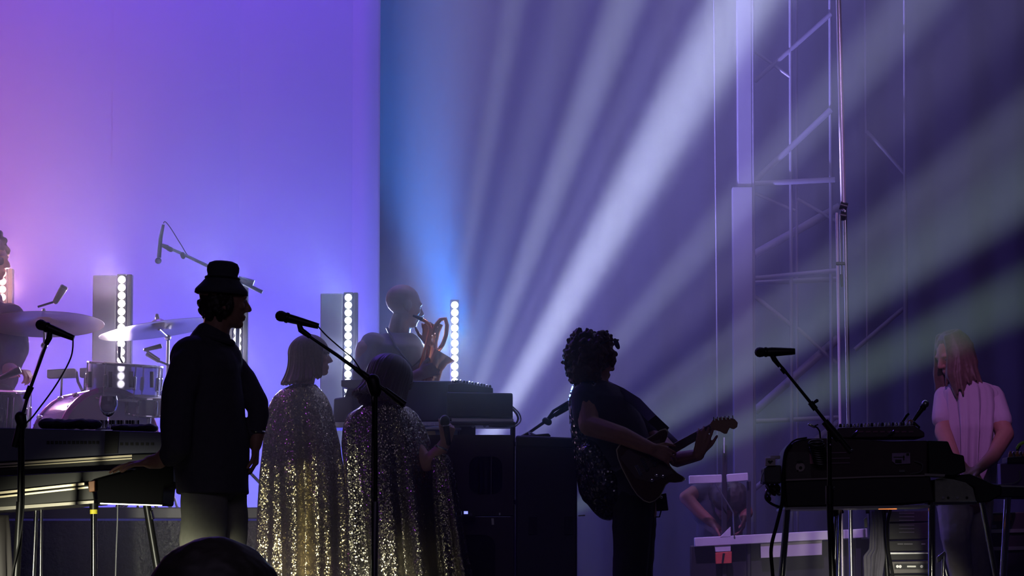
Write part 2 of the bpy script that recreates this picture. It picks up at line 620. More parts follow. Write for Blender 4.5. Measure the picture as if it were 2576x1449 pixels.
slab(1868, 470, 1874, floor_py(TD), 50, TD, 0.10, 'post', tw)
slab(1872, -60, 1874, 470, 36, TD + 0.01, 0.09, 'post', tw)
for x0, x1, wp, dd in [(1893, 1900, 8, 0.02), (1988, 1993, 9, 0.1), (2003, 2007, 7, 0.25), (2088, 2094, 9, 0.12)]:
    bar(x0, -60, x1, floor_py(TD), wp, TD + dd, 'chord', tw)
for x0, y0, x1, y1, wp, dd in [(1896, 458, 2090, 276, 16, 0.10), (1898, 640, 2112, 520, 22, 0.3), (1898, 462, 2100, 452, 14, 0.08),
                               (1898, 486, 2000, 530, 9, 0.12), (1898, 700, 2110, 680, 12, 0.06), (1898, 712, 2110, 702, 14, 0.2),
                               (1898, 745, 1990, 818, 12, 0.1), (2006, 825, 2105, 915, 10, 0.2), (1898, 1035, 2110, 850, 22, 0.25),
                               (1898, 130, 1990, 195, 8, 0.10), (2006, 500, 2110, 560, 8, 0.2), (1898, 205, 2090, 35, 12, 0.10),
                               (1898, 1060, 2110, 1050, 12, 0.15), (1898, 1230, 2110, 1060, 14, 0.2)]:
    bar(x0, y0, x1, y1, wp, TD + dd, 'brace', tw)
hb_ = MB()
tow2 = thing('scaffold_ladder', 'faint scaffold upright with braces behind the keyboard player', 'scaffold', (P(2280, 0, 20.2).x, 20.2, 0))
bar(2276, 480, 2284, floor_py(20.2), 12, 20.2, 'upright', tow2)
bar(2180, 330, 2225, 378, 10, 20.25, 'brace', tow2)
bar(2225, 378, 2278, 440, 10, 20.25, 'brace', tow2)
bar(2275, -80, 2276, 480, 7, 20.2, 'upright', tow2)
bar(2150, 880, 2280, 770, 12, 20.3, 'brace', tow2)
bar(2176, -80, 2186, floor_py(20.2), 6, 20.3, 'upright', tow2)
c1 = MB().tube([P(1796, -40, 19.4), P(1800, 400, 19.4), P(1804, 800, 19.4), P(1808, floor_py(19.4), 19.4)], M(5, 19.4) / 2).build('hanging_cable', ALU)
tag(c1, 'thin pale cable hanging straight down beside the scaffold tower', 'cable')

ts = thing('lighting_stand', 'tall shiny two-tube lighting stand rising above the keyboards', 'stand', (P(2140, 0, 17.6).x, 17.6, 0))
POL = mat('polished_tube', (0.72, 0.64, 0.80), 0.3, 0.35)
bar(2108, -50, 2122, 528, 14, 17.6, 'upper_tube', ts, POL, n=16)
bar(2113, 516, 2131, 521, 22, 17.6, 'clamp', ts, BMETAL)
bar(2113, 542, 2128, 545, 24, 17.6, 'clamp', ts, BMETAL)
bar(2105, 535, 2123, floor_py(17.56), 7, 17.56, 'lower_tube', ts, POL, n=12)
bar(2125, 528, 2146, floor_py(17.6), 11, 17.6, 'lower_tube', ts, STEEL, n=12)
bar(2114, 540, 2117, 720, 5, 17.58, 'crank_rod', ts, CHROME)
bar(2103, 663, 2126, 663, 9, 17.55, 'clamp', ts, BMETAL)
bar(2116, 690, 2118, 722, 7, 17.56, 'crank_rod', ts, BMETAL)
for a in range(3):
    an = a * 2.09 + 0.4
    MB().tube([P(2143, floor_py(17.6) - 90, 17.6), P(2143, floor_py(17.6), 17.6) + Vector((0.35 * math.cos(an), 0.35 * math.sin(an), 0.012))], 0.011).build('leg', STEEL, ts)
    
# ---------------------------------------------------------------- trolley with pale rails, stage rear
PALE = mat('pale_painted_rail', (0.66, 0.64, 0.70), 0.6, noise=0.12, nscale=40)
DKB = mat('dark_case', (0.012, 0.012, 0.016), 0.6, noise=0.3)
tr = thing('equipment_trolley', 'dark trolley with pale painted rails and a red plate at its foot', 'trolley', (P(1950, 0, 18.4).x, 18.4, 0))
slab(1734, 1207, 1816, 1204, 21, 18.4, 0.06, 'upper_rail', tr, PALE)
slab(1829, 1203, 1882, 1199, 20, 18.4, 0.06, 'upper_rail', tr, PALE)
slab(1748, 1364, 2182, 1341, 23, 18.4, 0.08, 'lower_rail', tr, PALE)
MB().prism([(1913, 1368), (2068, 1359), (2068, 1396), (1914, 1404)], 18.42, 18.44).build('name_plate', mat('lilac_plate', (0.5, 0.44, 0.55), 0.6), tr, bevel=0.002)
MB().prism([(1811, 1352), (1838, 1325), (1838, 1350)], 18.4, 18.45).build('gusset', PALE, tr)
MB().prism([(1798, 1372), (1838, 1368), (1838, 1386), (1800, 1388)], 18.41, 18.46).build('bracket', PALE, tr)
MB().prism([(1800, 1390), (1841, 1387), (1841, 1417), (1801, 1419)], 18.4, 18.46).build('red_plate', mat('red_plate', (0.75, 0.12, 0.08), 0.5, noise=0.25, nscale=90), tr, bevel=0.003)
MB().prism([(1818, 1392), (1824, 1392), (1820, 1417), (1815, 1417)], 18.397, 18.4).build('plate_mark', BLACK, tr)
slab(1823, 1120, 1823, floor_py(18.45), 13, 18.46, 0.04, 'upright', tr, DKB)
slab(1884, 1210, 1884, floor_py(18.45), 10, 18.46, 0.04, 'upright', tr, DKB)
slab(2160, 1352, 2160, floor_py(18.45), 14, 18.46, 0.04, 'upright', tr, DKB)
MB().prism([(1735, 1372), (2190, 1352), (2190, floor_py(18.5)), (1735, floor_py(18.5))], 18.50, 18.54).build('case_body', DKB, tr, bevel=0.01)
slab(1822, 1100, 1822, 1140, 3, 18.4, 0.01, 'bracket', tr, PALE)
bar(1800, 1217, 1845, 1290, 4, 18.38, 'strut', tr, STEEL)
bar(1845, 1290, 1847, 1345, 4, 18.38, 'strut', tr, STEEL)
# ---------------------------------------------------------------- people
class Fig:
    """One figure: limbs and masses given at photo pixels on the plane D metres upstage, plus metres of depth."""

    def __init__(s, D):
        s.D = D
        s.k = D / F
        s.mb = MB()

    def J(s, px, py, dy=0.0):
        return P(px, py, s.D) + Vector((0, dy, 0))

    def limb(s, a, b, ra, rb, mb=None):
        (mb or s.mb).cap(s.J(*a), s.J(*b), ra * s.k, rb * s.k)
        return s

    def chain(s, pts, mb=None):
        for p, q in zip(pts, pts[1:]):
            s.limb(p[:3], q[:3], p[3], q[3], mb)
        return s

    def ell(s, px, py, dy, rx, rz, ry, rot=0, mb=None):
        R = Matrix.Rotation(math.radians(rot), 3, 'Y')
        (mb or s.mb).ell(s.J(px, py, dy), (rx * s.k, ry, rz * s.k), R)
        return s

    def new(s):
        return MB()

    def trunk(s, rings, mb=None, n=28):
        """A closed body of stacked ellipses: (centre px, py, half width px, half depth m, depth offset)."""
        vs, fs = [], []
        for cx, py, rx, ry, dy in rings:
            c = s.J(cx, py, dy)
            vs += [c + Vector((rx * s.k * math.cos(2 * math.pi * i / n), ry * math.sin(2 * math.pi * i / n), 0)) for i in range(n)]
        for j in range(len(rings) - 1):
            for i in range(n):
                a, b = j * n + i, j * n + (i + 1) % n
                fs.append((a, b, b + n, a + n))
        fs += [tuple(range(n - 1, -1, -1)), tuple((len(rings) - 1) * n + i for i in range(n))]
        (mb or s.mb).add(vs, fs)
        return s


def head_rot(yaw, pitch, roll=0):
    return Matrix.Rotation(math.radians(yaw), 3, 'Z') @ Matrix.Rotation(math.radians(pitch), 3, 'Y') @ Matrix.Rotation(math.radians(roll), 3, 'X')


def add_head(mb, c, H, R, nose=1.0, jaw=1.0):
    """Skull, face, jaw, nose, brow, lips, ears; local +X is the way the face looks."""
    k = H / 0.23
    c = Vector(c)

    def e(x, y, z, rx, ry, rz, rot=0):
        RR = R @ Matrix.Rotation(math.radians(rot), 3, 'Y')
        mb.ell(c + R @ (Vector((x, y, z)) * k), (rx * k, ry * k, rz * k), RR)

    def cp(a, b, ra, rb):
        mb.cap(c + R @ (Vector(a) * k), c + R @ (Vector(b) * k), ra * k, rb * k)
    e(-.012, 0, .030, .098, .077, .086)
    e(.020, 0, .005, .076, .068, .085)
    e(.028, 0, -.045, .062, .058, .066)
    e(.030, 0, -.078, .050 * jaw, .048 * jaw, .036)
    e(.064, 0, -.096, .026, .026, .019)
    cp((.088, 0, .012), (.112, 0, -.030), .009 * nose, .0125 * nose)
    e(.100, .010, -.036, .013, .008, .008)
    e(.100, -.010, -.036, .013, .008, .008)
    e(.080, .026, .020, .016, .026, .010, 8)
    e(.080, -.026, .020, .016, .026, .010, 8)
    e(.084, 0, -.062, .015, .024, .007)
    e(.082, 0, -.074, .015, .020, .008)
    e(.066, .038, -.022, .022, .020, .018)
    e(.066, -.038, -.022, .022, .020, .018)
    for sy in (1, -1):
        e(-.004, sy * .078, -.010, .021, .011, .033, 12)
        e(.000, sy * .080, -.036, .010, .008, .011)
        e(.071, sy * .033, .001, .014, .016, .011)


def add_eyes(parent, c, H, R):
    k = H / 0.23
    for sy in (1, -1):
        mb = MB().ell(Vector(c) + R @ (Vector((.0785, sy * .032, .001)) * k), (.0095 * k,) * 3, None, 10, 8)
        mb.build('eye', EYE, parent)


def add_hand(mb, wrist, d, n, t, size=0.185, curl=(25, 35, 25), thumb=40, spread=4, curls=None):
    """Palm and five separate fingers. d: wrist to fingers, n: the way the palm faces, t: the thumb's side."""
    d = Vector(d).normalized()
    n = Vector(n); n = (n - d * n.dot(d)).normalized()
    t = Vector(t); t = (t - d * t.dot(d) - n * t.dot(n)).normalized()
    w = Vector(wrist)
    k = size / 0.185
    for o in (.030, .010, -.010, -.028):
        mb.cap(w + d * .012 * k + t * o * .6 * k, w + d * .088 * k + t * o * k, .0165 * k, .0115 * k, 8)
    fl = [(.031, .041, .025, .019), (.010, .046, .028, .020), (-.011, .042, .026, .020), (-.031, .032, .020, .017)]
    for i, (o, a, b, c) in enumerate(fl):
        p = w + d * (.092 - .004 * abs(i - 1)) * k + t * o * k
        ang = 0
        sp = math.radians((1.3 - i) * spread)
        dd = (d * math.cos(sp) + t * math.sin(sp))
        cu = curls[i] if curls else curl
        r = .0086 * k
        for L, ca in zip((a, b, c), cu):
            ang += math.radians(ca)
            q = p + (dd * math.cos(ang) + n * math.sin(ang)) * L * k
            mb.cap(p, q, r, r * .93, 8)
            p, r = q, r * .93
    th = math.radians(thumb)
    p = w + d * .028 * k + t * .026 * k + n * .006 * k
    v = d * math.cos(th) + t * math.sin(th)
    q = p + v * .046 * k
    mb.cap(p, q, .0125 * k, .0105 * k, 8)
    v2 = d * math.cos(th * .55) + t * math.sin(th * .55) + n * .35
    q2 = q + v2.normalized() * .032 * k
    mb.cap(q, q2, .0105 * k, .0095 * k, 8)
    mb.cap(q2, q2 + (v2 + n * .3).normalized() * .026 * k, .0095 * k, .008 * k, 8)


SHIRT = mat('dark_shirt', (0.075, 0.068, 0.095), 0.9, noise=0.2, nscale=40)
HAT = mat('dark_hat_cloth', (0.07, 0.07, 0.10), 0.95, noise=0.25, nscale=60)
HAIRD = mat('dark_hair', (0.03, 0.022, 0.018), 0.55, noise=0.4, nscale=90)
HAIRB = mat('fair_hair', (0.19, 0.12, 0.065), 0.5, noise=0.35, nscale=80)
TROU = mat('grey_trousers', (0.26, 0.26, 0.22), 0.9, noise=0.12, nscale=50)
SHOE = mat('dark_shoe', (0.02, 0.02, 0.02), 0.5)


def shoe(f, px, dy, face, parent):
    D = f.D + dy
    b = P(px, 1300, D); b.z = 0
    mb = MB()
    v = Vector((math.cos(math.radians(face)), math.sin(math.radians(face)), 0))
    mb.cap(b + Vector((0, 0, .05)), b + v * .16 + Vector((0, 0, .04)), .048, .038)
    mb.cap(b + Vector((0, 0, .05)), b + Vector((0, 0, .12)), .045, .045)
    return remesh(mb, 'shoe', SHOE, parent, 0.012, 1)


# ---- the person in the hat, front left, in profile
f = Fig(14.0)
fy = floor_py(14.0)
root = thing('person', 'person in a dark bucket hat and shirt standing in profile by the keyboards', 'person', (P(535, 0, 14.0).x, 14.0, 0))
Rh = head_rot(14, 2)
hc = f.J(563, 758)
add_head(f.mb, hc, 0.232, Rh)
f.limb((548, 800, 0), (535, 880, 0), 34, 38)
f.ell(515, 940, 0, 76, 78, .15).ell(520, 1060, 0, 78, 120, .14).ell(532, 1180, 0, 70, 60, .12)
f.chain([(474, 910, -.14, 25), (458, 1010, -.20, 25), (456, 1125, -.22, 22), (415, 1163, -.20, 20), (388, 1166, -.18, 17)])
add_hand(f.mb, f.J(392, 1166, -.18), (-1, .15, -.10), (0, 0, -1), (0, -1, 0), curl=(8, 12, 10))
f.chain([(560, 905, .18, 28), (610, 975, .14, 27), (648, 1030, .08, 22), (644, 1085, .05, 21), (641, 1118, .03, 17)])
add_hand(f.mb, f.J(642, 1112, .03), (.02, 0, -1), (-1, 0, .1), (0, -1, 0), curl=(30, 40, 30))
f.chain([(518, 1230, -.065, 40), (508, 1480, -.085, 30), (504, fy - 40, -.09, 22)])
f.chain([(562, 1230, .075, 40), (566, 1480, .10, 30), (566, fy - 40, .11, 22)])
body = remesh(f.mb, 'body', SKIN, root, 0.0055, 2)
add_eyes(root, hc, 0.232, Rh)
m = f.new()   # shirt
f.chain([(530, 858, 0, 52), (510, 900, 0, 62)], m)
f.ell(516, 935, 0, 92, 82, .19, 0, m).ell(518, 1050, 0, 98, 140, .18, 0, m).ell(532, 1170, 0, 95, 92, .185, 0, m)
f.chain([(535, 1100, 0, 94), (536, 1180, 0, 92)], m)
f.ell(484, 902, -.08, 52, 56, .10, 35, m)
f.chain([(482, 922, -.14, 46), (459, 1000, -.20, 43), (455, 1080, -.22, 41), (457, 1128, -.22, 38), (440, 1150, -.21, 30)], m)
f.chain([(555, 905, .16, 44), (600, 955, .15, 40), (640, 1010, .10, 32), (649, 1040, .08, 27)], m)
f.ell(570, 900, .05, 38, 52, .10, -20, m)
f.trunk([(512, 895, 70, .15, 0), (514, 950, 94, .18, 0), (518, 1050, 99, .185, 0), (528, 1150, 97, .185, 0), (533, 1200, 92, .18, 0), (534, 1243, 91, .178, 0)], m)
f.chain([(647, 1040, .08, 28), (641, 1085, .05, 25)], m)
sh = remesh(m, 'shirt', SHIRT, root, 0.008, 3, disp=(0.012, 0.14))
# collar
MB().torus(f.J(541, 852), (0.25, 0, 1), 0.078, 0.014, 20, 8).build('collar', SHIRT, root)
m = f.new()
f.trunk([(518, 1225, 60, .085, -.06), (516, 1290, 60, .095, -.07), (512, 1380, 54, .095, -.08), (506, 1480, 48, .085, -.09), (503, fy - 25, 46, .085, -.09)], m)
f.trunk([(562, 1225, 54, .085, .07), (566, 1290, 54, .095, .08), (567, 1380, 50, .095, .09), (566, 1480, 46, .085, .10), (566, fy - 25, 44, .085, .11)], m)
remesh(m, 'trousers', TROU, root, 0.009, 3, disp=(0.022, 0.13))
shoe(f, 515, -.09, 10, root); shoe(f, 560, .11, 10, root)
# bucket hat: crown with a slight waist, drooping brim
axis = (Rh @ Vector((0.03, 0, 1)))
hk = f.k
hb = f.J(558, 722)
MB().lathe([(0.001, 66 * hk), (24 * hk, 65 * hk), (36 * hk, 60 * hk), (41 * hk, 50 * hk), (41 * hk, 40 * hk), (38 * hk, 30 * hk), (41 * hk, 22 * hk),
            (52 * hk, 8 * hk), (63 * hk, -4 * hk), (67 * hk, -9 * hk), (68 * hk, -18 * hk), (63 * hk, -20 * hk), (57 * hk, -8 * hk), (48 * hk, 2 * hk), (30 * hk, 10 * hk), (0.001, 12 * hk)],
           hb, axis, 36).build('hat', HAT, root, angle=80)
MB().torus(hb + axis * 22 * hk, axis, 42 * hk, 0.006, 32, 6).build('hat_band', mat('hat_band', (0.012, 0.012, 0.02), 0.8), root)
m = f.new()   # curls below the brim
random.seed(3)
for k in range(70):
    a = random.uniform(75, 285)
    z = random.uniform(-.09, .02)
    rr = .080 + random.uniform(-.008, .012) - max(0, -z - .03) * .30
    p = hc + Rh @ Vector((rr * math.cos(math.radians(a)) * 1.04 - .010, rr * math.sin(math.radians(a)) * .95, z))
    m.ell(p, (.013, .013, .016))
for sy in (1, -1):
    m.ell(hc + Rh @ Vector((.012, sy * .078, -.015)), (.022, .012, .05))
m.ell(hc + Rh @ Vector((-.035, 0, -.01)), (.072, .078, .075))
remesh(m, 'hair', HAIRD, root, 0.0055, 1, disp=(0.012, 0.02))
MB().torus(f.J(644, 1085, .04), (0.05, 0, 1), 0.033, 0.006, 18, 6).build('bracelet', CHROME, root)
# ---- two singers in sequined capes
GOLD = sequin('gold_sequins', (0.36, 0.31, 0.19), 185, 0.75, 0.25)
SILV = sequin('silver_sequins', (0.30, 0.28, 0.22), 185, 0.75, 0.25)


def cape(f, rings, dep, n, amp, seed, name, m, parent, dy=0.0, nt=240, thick=0.006, depth_open=None):
    """A hanging cloth: rings (py, left px, right px); folds deepen towards the hem."""
    rnd = random.Random(seed)
    ph = [rnd.uniform(0, 6.28) for _ in range(6)]
    fr = [n, n * 1.62, n * 0.55, n * 2.3]
    wa = [0.55, 0.3, 0.35, 0.16]
    y0, y1 = rings[0][0], rings[-1][0]

    def at(py):
        for (a, l0, r0), (b, l1, r1) in zip(rings, rings[1:]):
            if py <= b:
                t = (py - a) / (b - a)
                t = t * t * (3 - 2 * t) * 0.5 + t * 0.5
                return l0 + (l1 - l0) * t, r0 + (r1 - r0) * t
        return rings[-1][1:]
    rows = 46
    vs, fs = [], []
    for j in range(rows + 1):
        t = j / rows
        py = y0 + (y1 - y0) * t
        l, r = at(py)
        cx, hw = (l + r) / 2, (r - l) / 2 * f.k
        dp = dep[0] + (dep[1] - dep[0]) * min(1, t * 2.2) if t < .45 else dep[1] + (dep[2] - dep[1]) * (t - .45) / .55
        A = amp * min(1.0, 0.10 + 1.5 * t)
        for i in range(nt):
            a = 2 * math.pi * i / nt
            q = sum(w_ * math.sin(round(fq) * a + p_ + 0.9 * t * math.sin(p_ * 3)) for w_, fq, p_ in zip(wa, fr, ph))
            k = A * (q - 0.25)
            c, s_ = math.cos(a), math.sin(a)
            v = f.J(cx, py, dy) + Vector(((hw - A * 0.25 + k) * c, (dp + k) * s_, 0))
            vs.append(v)
    for j in range(rows):
        for i in range(nt):
            a, b = j * nt + i, j * nt + (i + 1) % nt
            fs.append((a, b, b + nt, a + nt))
    mb = MB().add(vs, fs)
    o = mb.build(name, m, parent, angle=180)
    sd = o.modifiers.new('Solid', 'SOLIDIFY'); sd.thickness = thick; sd.offset = -1
    return o


def bob(f, hc, R, k, m, parent, low, back=1.1, flare=.30, tip=.0, seed=1):
    """A jaw-length bob: crown, fringe, and a curtain of strands that leaves the face open."""
    vs, fs = [], []
    nt, rows = 132, 22
    rnd = random.Random(seed)
    jit = [rnd.uniform(-.012, .006) for _ in range(nt)]
    for j in range(rows + 1):
        t = j / rows
        for i in range(nt):
            a = 2 * math.pi * i / nt
            ca, sa = math.cos(a), math.sin(a)
            if t < .5:
                th = (t / .5) ** .85 * math.pi / 2
                r = math.sin(th); z = math.cos(th) * .106 + .024
            else:
                u = (t - .5) * 2
                r = 1.0 + flare * u * u * (1.0 if ca < .2 else .25) - .10 * u * (1 - u) + tip * u ** 4
                z = .024 - u * (low * (1.08 if ca < 0 else .95) + jit[i])
            x = -.014 + r * ca * .108 * (back if ca < 0 else 1); y = r * sa * .092
            if t > .5 and ca > .55:          # the fringe stops at the brow
                z = max(z, .022 + jit[i] * .6); x = -.014 + ca * .110; y = sa * .092
            rip = (.0030 * math.sin(i * 1.9 + seed) + .0022 * math.sin(i * .83 + 2 * t)) * min(1, t * 1.6)
            vs.append(hc + R @ Vector(((x + rip * ca) * k, (y + rip * sa) * k, z * k)))
    for j in range(rows):
        for i in range(nt):
            a, b = j * nt + i, j * nt + (i + 1) % nt
            fs.append((a, b, b + nt, a + nt))
    fs.append(tuple(range(nt)))
    o = MB().add(vs, fs).build('hair', m, parent, angle=70)
    sd = o.modifiers.new('Solid', 'SOLIDIFY'); sd.thickness = 0.012; sd.offset = -1
    return o


# singer one
f = Fig(17.0); fy = floor_py(17.0)
root = thing('person', 'fair-haired singer in a long gold sequin cape looking to the side', 'person', (P(765, 0, 17.0).x, 17.0, 0))
R1 = head_rot(4, -4)
hc = f.J(785, 898)
add_head(f.mb, hc, 0.205, R1, nose=.9, jaw=.92)
f.limb((776, 935, 0), (762, 985, 0), 21, 24)
f.ell(757, 1050, 0, 46, 58, .09).ell(760, 1150, 0, 50, 90, .10).ell(762, 1260, 0, 62, 70, .13)
f.chain([(728, 1040, -.03, 16), (712, 1120, -.05, 15), (712, 1200, -.06, 13)])
f.chain([(786, 1040, .03, 16), (806, 1120, .05, 15), (808, 1200, .05, 13)])
add_hand(f.mb, f.J(712, 1200, -.06), (.1, 0, -1), (1, 0, 0), (0, -1, 0), .165)
add_hand(f.mb, f.J(808, 1200, .05), (-.1, 0, -1), (-1, 0, 0), (0, -1, 0), .165)
for dx in (-28, 28):
    f.chain([(762 + dx, 1270, 0, 34), (762 + dx, 1450, 0, 24), (762 + dx, fy - 35, 0, 17)])
remesh(f.mb, 'body', SKIN2, root, 0.006, 2)
add_eyes(root, hc, .205, R1)
bob(f, hc, R1, .94, HAIRB, root, .150, 1.10, .42, .0, 2)
cape(f, [(968, 736, 796), (984, 702, 812), (1004, 680, 828), (1030, 670, 838), (1064, 665, 846), (1130, 657, 860), (1200, 651, 870), (1300, 648, 879), (1449, 645, 884), (fy - 12, 642, 888)],
     (.10, .20, .27), 8, .042, 5, 'cape', GOLD, root)
shoe(f, 735, 0, -60, root); shoe(f, 790, 0, -60, root)

# singer two
f = Fig(16.6); fy = floor_py(16.6)
root = thing('person', 'singer with lowered dark bob in a silver sequin cape raising one hand', 'person', (P(985, 0, 16.6).x, 16.6, 0))
R2 = head_rot(42, 24)
hc = f.J(984, 963)
add_head(f.mb, hc, 0.21, R2, nose=.9, jaw=.92)
f.limb((965, 1000, 0), (955, 1045, 0), 22, 28)
f.ell(960, 1110, 0, 50, 56, .09).ell(968, 1200, 0, 52, 90, .11).ell(975, 1310, 0, 66, 70, .14)
f.chain([(915, 1095, 0, 17), (905, 1180, -.01, 15), (915, 1260, -.04, 13)])
add_hand(f.mb, f.J(915, 1260, -.04), (.2, 0, -1), (1, 0, 0), (0, -1, 0), .165)
f.chain([(1020, 1088, 0, 22), (1074, 1168, -.08, 20), (1112, 1132, -.14, 17), (1124, 1112, -.15, 14)])
add_hand(f.mb, f.J(1122, 1118, -.15), (.25, 0, 1), (-.5, 1, .1), (-1, -.4, 0), .17, curl=(55, 60, 35), thumb=25)
for dx in (-30, 30):
    f.chain([(975 + dx, 1320, 0, 36), (975 + dx, 1480, 0, 25), (975 + dx, fy - 35, 0, 18)])
remesh(f.mb, 'body', SKIN2, root, 0.006, 2)
HAIRK = mat('dark_bob_hair', (0.05, 0.035, 0.03), 0.4, noise=0.35, nscale=80)
bob(f, hc, R2, 1.12, HAIRK, root, .135, 1.14, .16, .10, 5)
cape(f, [(1012, 925, 1000), (1024, 902, 1030), (1044, 872, 1052), (1074, 860, 1070), (1120, 855, 1086), (1200, 861, 1098), (1300, 868, 1112), (1449, 874, 1128), (fy - 12, 878, 1140)],
     (.10, .20, .27), 8, .042, 11, 'cape', SILV, root)
cape(f, [(1128, 1088, 1122), (1160, 1084, 1136), (1200, 1086, 1150), (1290, 1092, 1165), (1380, 1098, 1181), (1449, 1104, 1196), (1560, 1112, 1212)],
     (.06, .10, .13), 5, .03, 21, 'cape_sleeve', SILV, root, -.10, 140)
MB().torus(f.J(1113, 1130, -.14), (0.4, 0, 1), 0.034, 0.006, 18, 6).build('bracelet', CHROME, root)
shoe(f, 945, 0, -60, root); shoe(f, 1005, 0, -60, root)
# the microphone in her hand
hm = thing('handheld_microphone', "black microphone held upright in the caped singer's raised hand", 'microphone', f.J(1128, 1110, -.17))
MB().cap(f.J(1130, 1118, -.17), f.J(1124, 1078, -.17), 6.5 * f.k, 8 * f.k).build('handle', BLACK, hm)
MB().ell(f.J(1121, 1063, -.17), (.026, .026, .031)).build('grille', BMETAL, hm)
MB().torus(f.J(1123, 1075, -.17), (-.1, 0, 1), .0225, .003, 18, 6).build('ring', CHROME, hm)
# ---- the saxophone player
f = Fig(18.3)
root = thing('person', 'bald saxophone player in a pale shirt wrapped in blue haze', 'person', (P(1000, 0, 18.3).x, 18.3, pz))
Rs = head_rot(22, 8)
hc = f.J(1016, 769)
add_head(f.mb, hc, 0.238, Rs)
f.limb((1008, 808, 0), (1000, 860, 0), 27, 31)
f.ell(985, 920, 0, 82, 70, .17).ell(985, 1040, 0, 74, 110, .15).ell(985, 1160, 0, 76, 60, .16)
f.chain([(925, 885, -.12, 30), (925, 985, -.2, 25), (1000, 985, -.28, 20), (1058, 950, -.30, 15)])
add_hand(f.mb, f.J(1054, 952, -.30), (.9, 0, .35), (.2, 1, 0), (0, 0, 1), curl=(35, 45, 30))
f.chain([(1045, 880, .12, 28), (1078, 950, .0, 24), (1088, 890, -.12, 17), (1085, 872, -.14, 15)])
add_hand(f.mb, f.J(1085, 875, -.14), (-.1, 0, 1), (0, -1, 0), (-1, 0, 0), curl=(35, 45, 30))
fp = 1430 + (0.5 - pz) * F / 18.3
for dx in (-35, 35):
    f.chain([(985 + dx, 1180, 0, 42), (985 + dx, 1350, 0, 30), (985 + dx, fp - 30, 0, 22)])
remesh(f.mb, 'body', mat('tanned_skin', (0.20, 0.10, 0.075), .55, noise=.1), root, 0.007, 2)
add_eyes(root, hc, .238, Rs)
m = f.new()
f.trunk([(1004, 838, 36, .07, 0), (996, 852, 62, .12, 0), (985, 872, 84, .165, 0), (980, 920, 92, .185, 0), (984, 1020, 88, .175, 0), (986, 1130, 86, .17, 0), (986, 1175, 84, .17, 0)], m)
f.chain([(940, 876, -.10, 38), (922, 950, -.17, 34), (930, 992, -.20, 28), (990, 988, -.27, 24)], m)
f.chain([(1035, 878, .10, 34), (1070, 935, .02, 28), (1080, 925, -.05, 24)], m)
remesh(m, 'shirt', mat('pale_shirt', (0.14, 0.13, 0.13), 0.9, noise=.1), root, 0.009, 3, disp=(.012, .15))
m = f.new()
for dx in (-34, 34):
    f.chain([(985 + dx, 1170, 0, 46), (985 + dx, 1350, 0, 36), (985 + dx, fp - 25, 0, 30)], m)
remesh(m, 'trousers', SHIRT, root, 0.01, 2)
MB().tube([f.J(975, 828, -.08), f.J(1000, 880, -.19), f.J(1040, 930, -.22), f.J(1068, 905, -.24)], .008).build('neck_strap', BLACK, root)
# saxophone
BRASS = mat('brass', (0.80, 0.34, 0.14), 0.22, 1.0)
sx = thing('saxophone', 'brass saxophone with looped neck held by the bald player', 'saxophone', f.J(1080, 1010, -.3))
dz = -.24
g = lambda x, y, o=0: f.J(x, y, dz + o)
MB().tube([g(1042, 802), g(1054, 806), g(1066, 812)], [.006, .010, .012], 12).build('mouthpiece', BLACK, sx)
MB().tube([g(1060, 810), g(1074, 816), g(1083, 826), g(1086, 842)], [.009, .010, .011, .013], 12).build('neck', BRASS, sx)
MB().tube([g(1086, 838), g(1078, 880), g(1066, 930), g(1055, 980), g(1052, 1008), g(1060, 1026), g(1074, 1026), g(1083, 1008)],
          [.014, .019, .024, .029, .032, .034, .036, .037], 18).build('body_tube', BRASS, sx)
MB().tube([g(1083, 1010), g(1088, 970), g(1094, 935), g(1102, 912), g(1112, 895)], [.037, .042, .050, .064, .092], 26, False).build('bell', BRASS, sx)
loop = [g(1090 + 0, 850), g(1098, 828), g(1110, 812), g(1122, 810), g(1127, 826), g(1124, 852), g(1116, 874), g(1106, 888), g(1098, 884), g(1098, 868), g(1104, 842), g(1112, 824)]
MB().tube(loop, .0125, 12).build('upper_loop', BRASS, sx)
for k in range(9):
    t = k / 8
    c = g(1079 - 18 * t + 9, 872 + 110 * t, -.022)
    MB().lathe([(.013, 0), (.013, .004), (.010, .006)], c, (.4, -1, .1), 14).build('key', BRASS, sx)
MB().tube([g(1090, 845, -.03), g(1082, 900, -.035), g(1066, 985, -.045)], .003, 6).build('key_rod', BRASS, sx)
MB().tube([g(1096, 850, -.02), g(1100, 880, -.02), g(1092, 960, -.06)], .003, 6).build('key_rod', BRASS, sx)
for c_, r_ in (((1090, 985), .024), ((1096, 950), .022)):
    MB().lathe([(r_, 0), (r_, .006), (r_ * .8, .008)], g(*c_, -.05), (.2, -1, 0), 18).build('key_guard', BRASS, sx)

# ---- the guitarist
f = Fig(16.4); fy = floor_py(16.4)
root = thing('person', 'curly-haired guitarist leaning back with sunglasses pushed up on the head', 'person', (P(1590, 0, 16.4).x, 16.4, 0))
Rg = head_rot(28, 4, 0)
hc = f.J(1494, 908)
add_head(f.mb, hc, 0.228, Rg)
f.limb((1490, 948, 0), (1500, 1000, 0), 30, 34)
f.ell(1520, 1035, 0, 74, 66, .17, 25).ell(1555, 1120, 0, 70, 85, .15, 25).ell(1595, 1230, 0, 62, 66, .15)
f.chain([(1470, 1010, -.14, 28), (1480, 1075, -.22, 27), (1560, 1103, -.33, 23), (1630, 1136, -.39, 16)])
add_hand(f.mb, f.J(1626, 1135, -.39), (.80, .02, -.30), (0, .9, -.3), (.3, 0, .9), .185, curl=(30, 35, 25), thumb=35)
f.chain([(1570, 1010, .16, 28), (1640, 1085, .14, 25), (1700, 1158, -.12, 20), (1748, 1150, -.33, 15)])
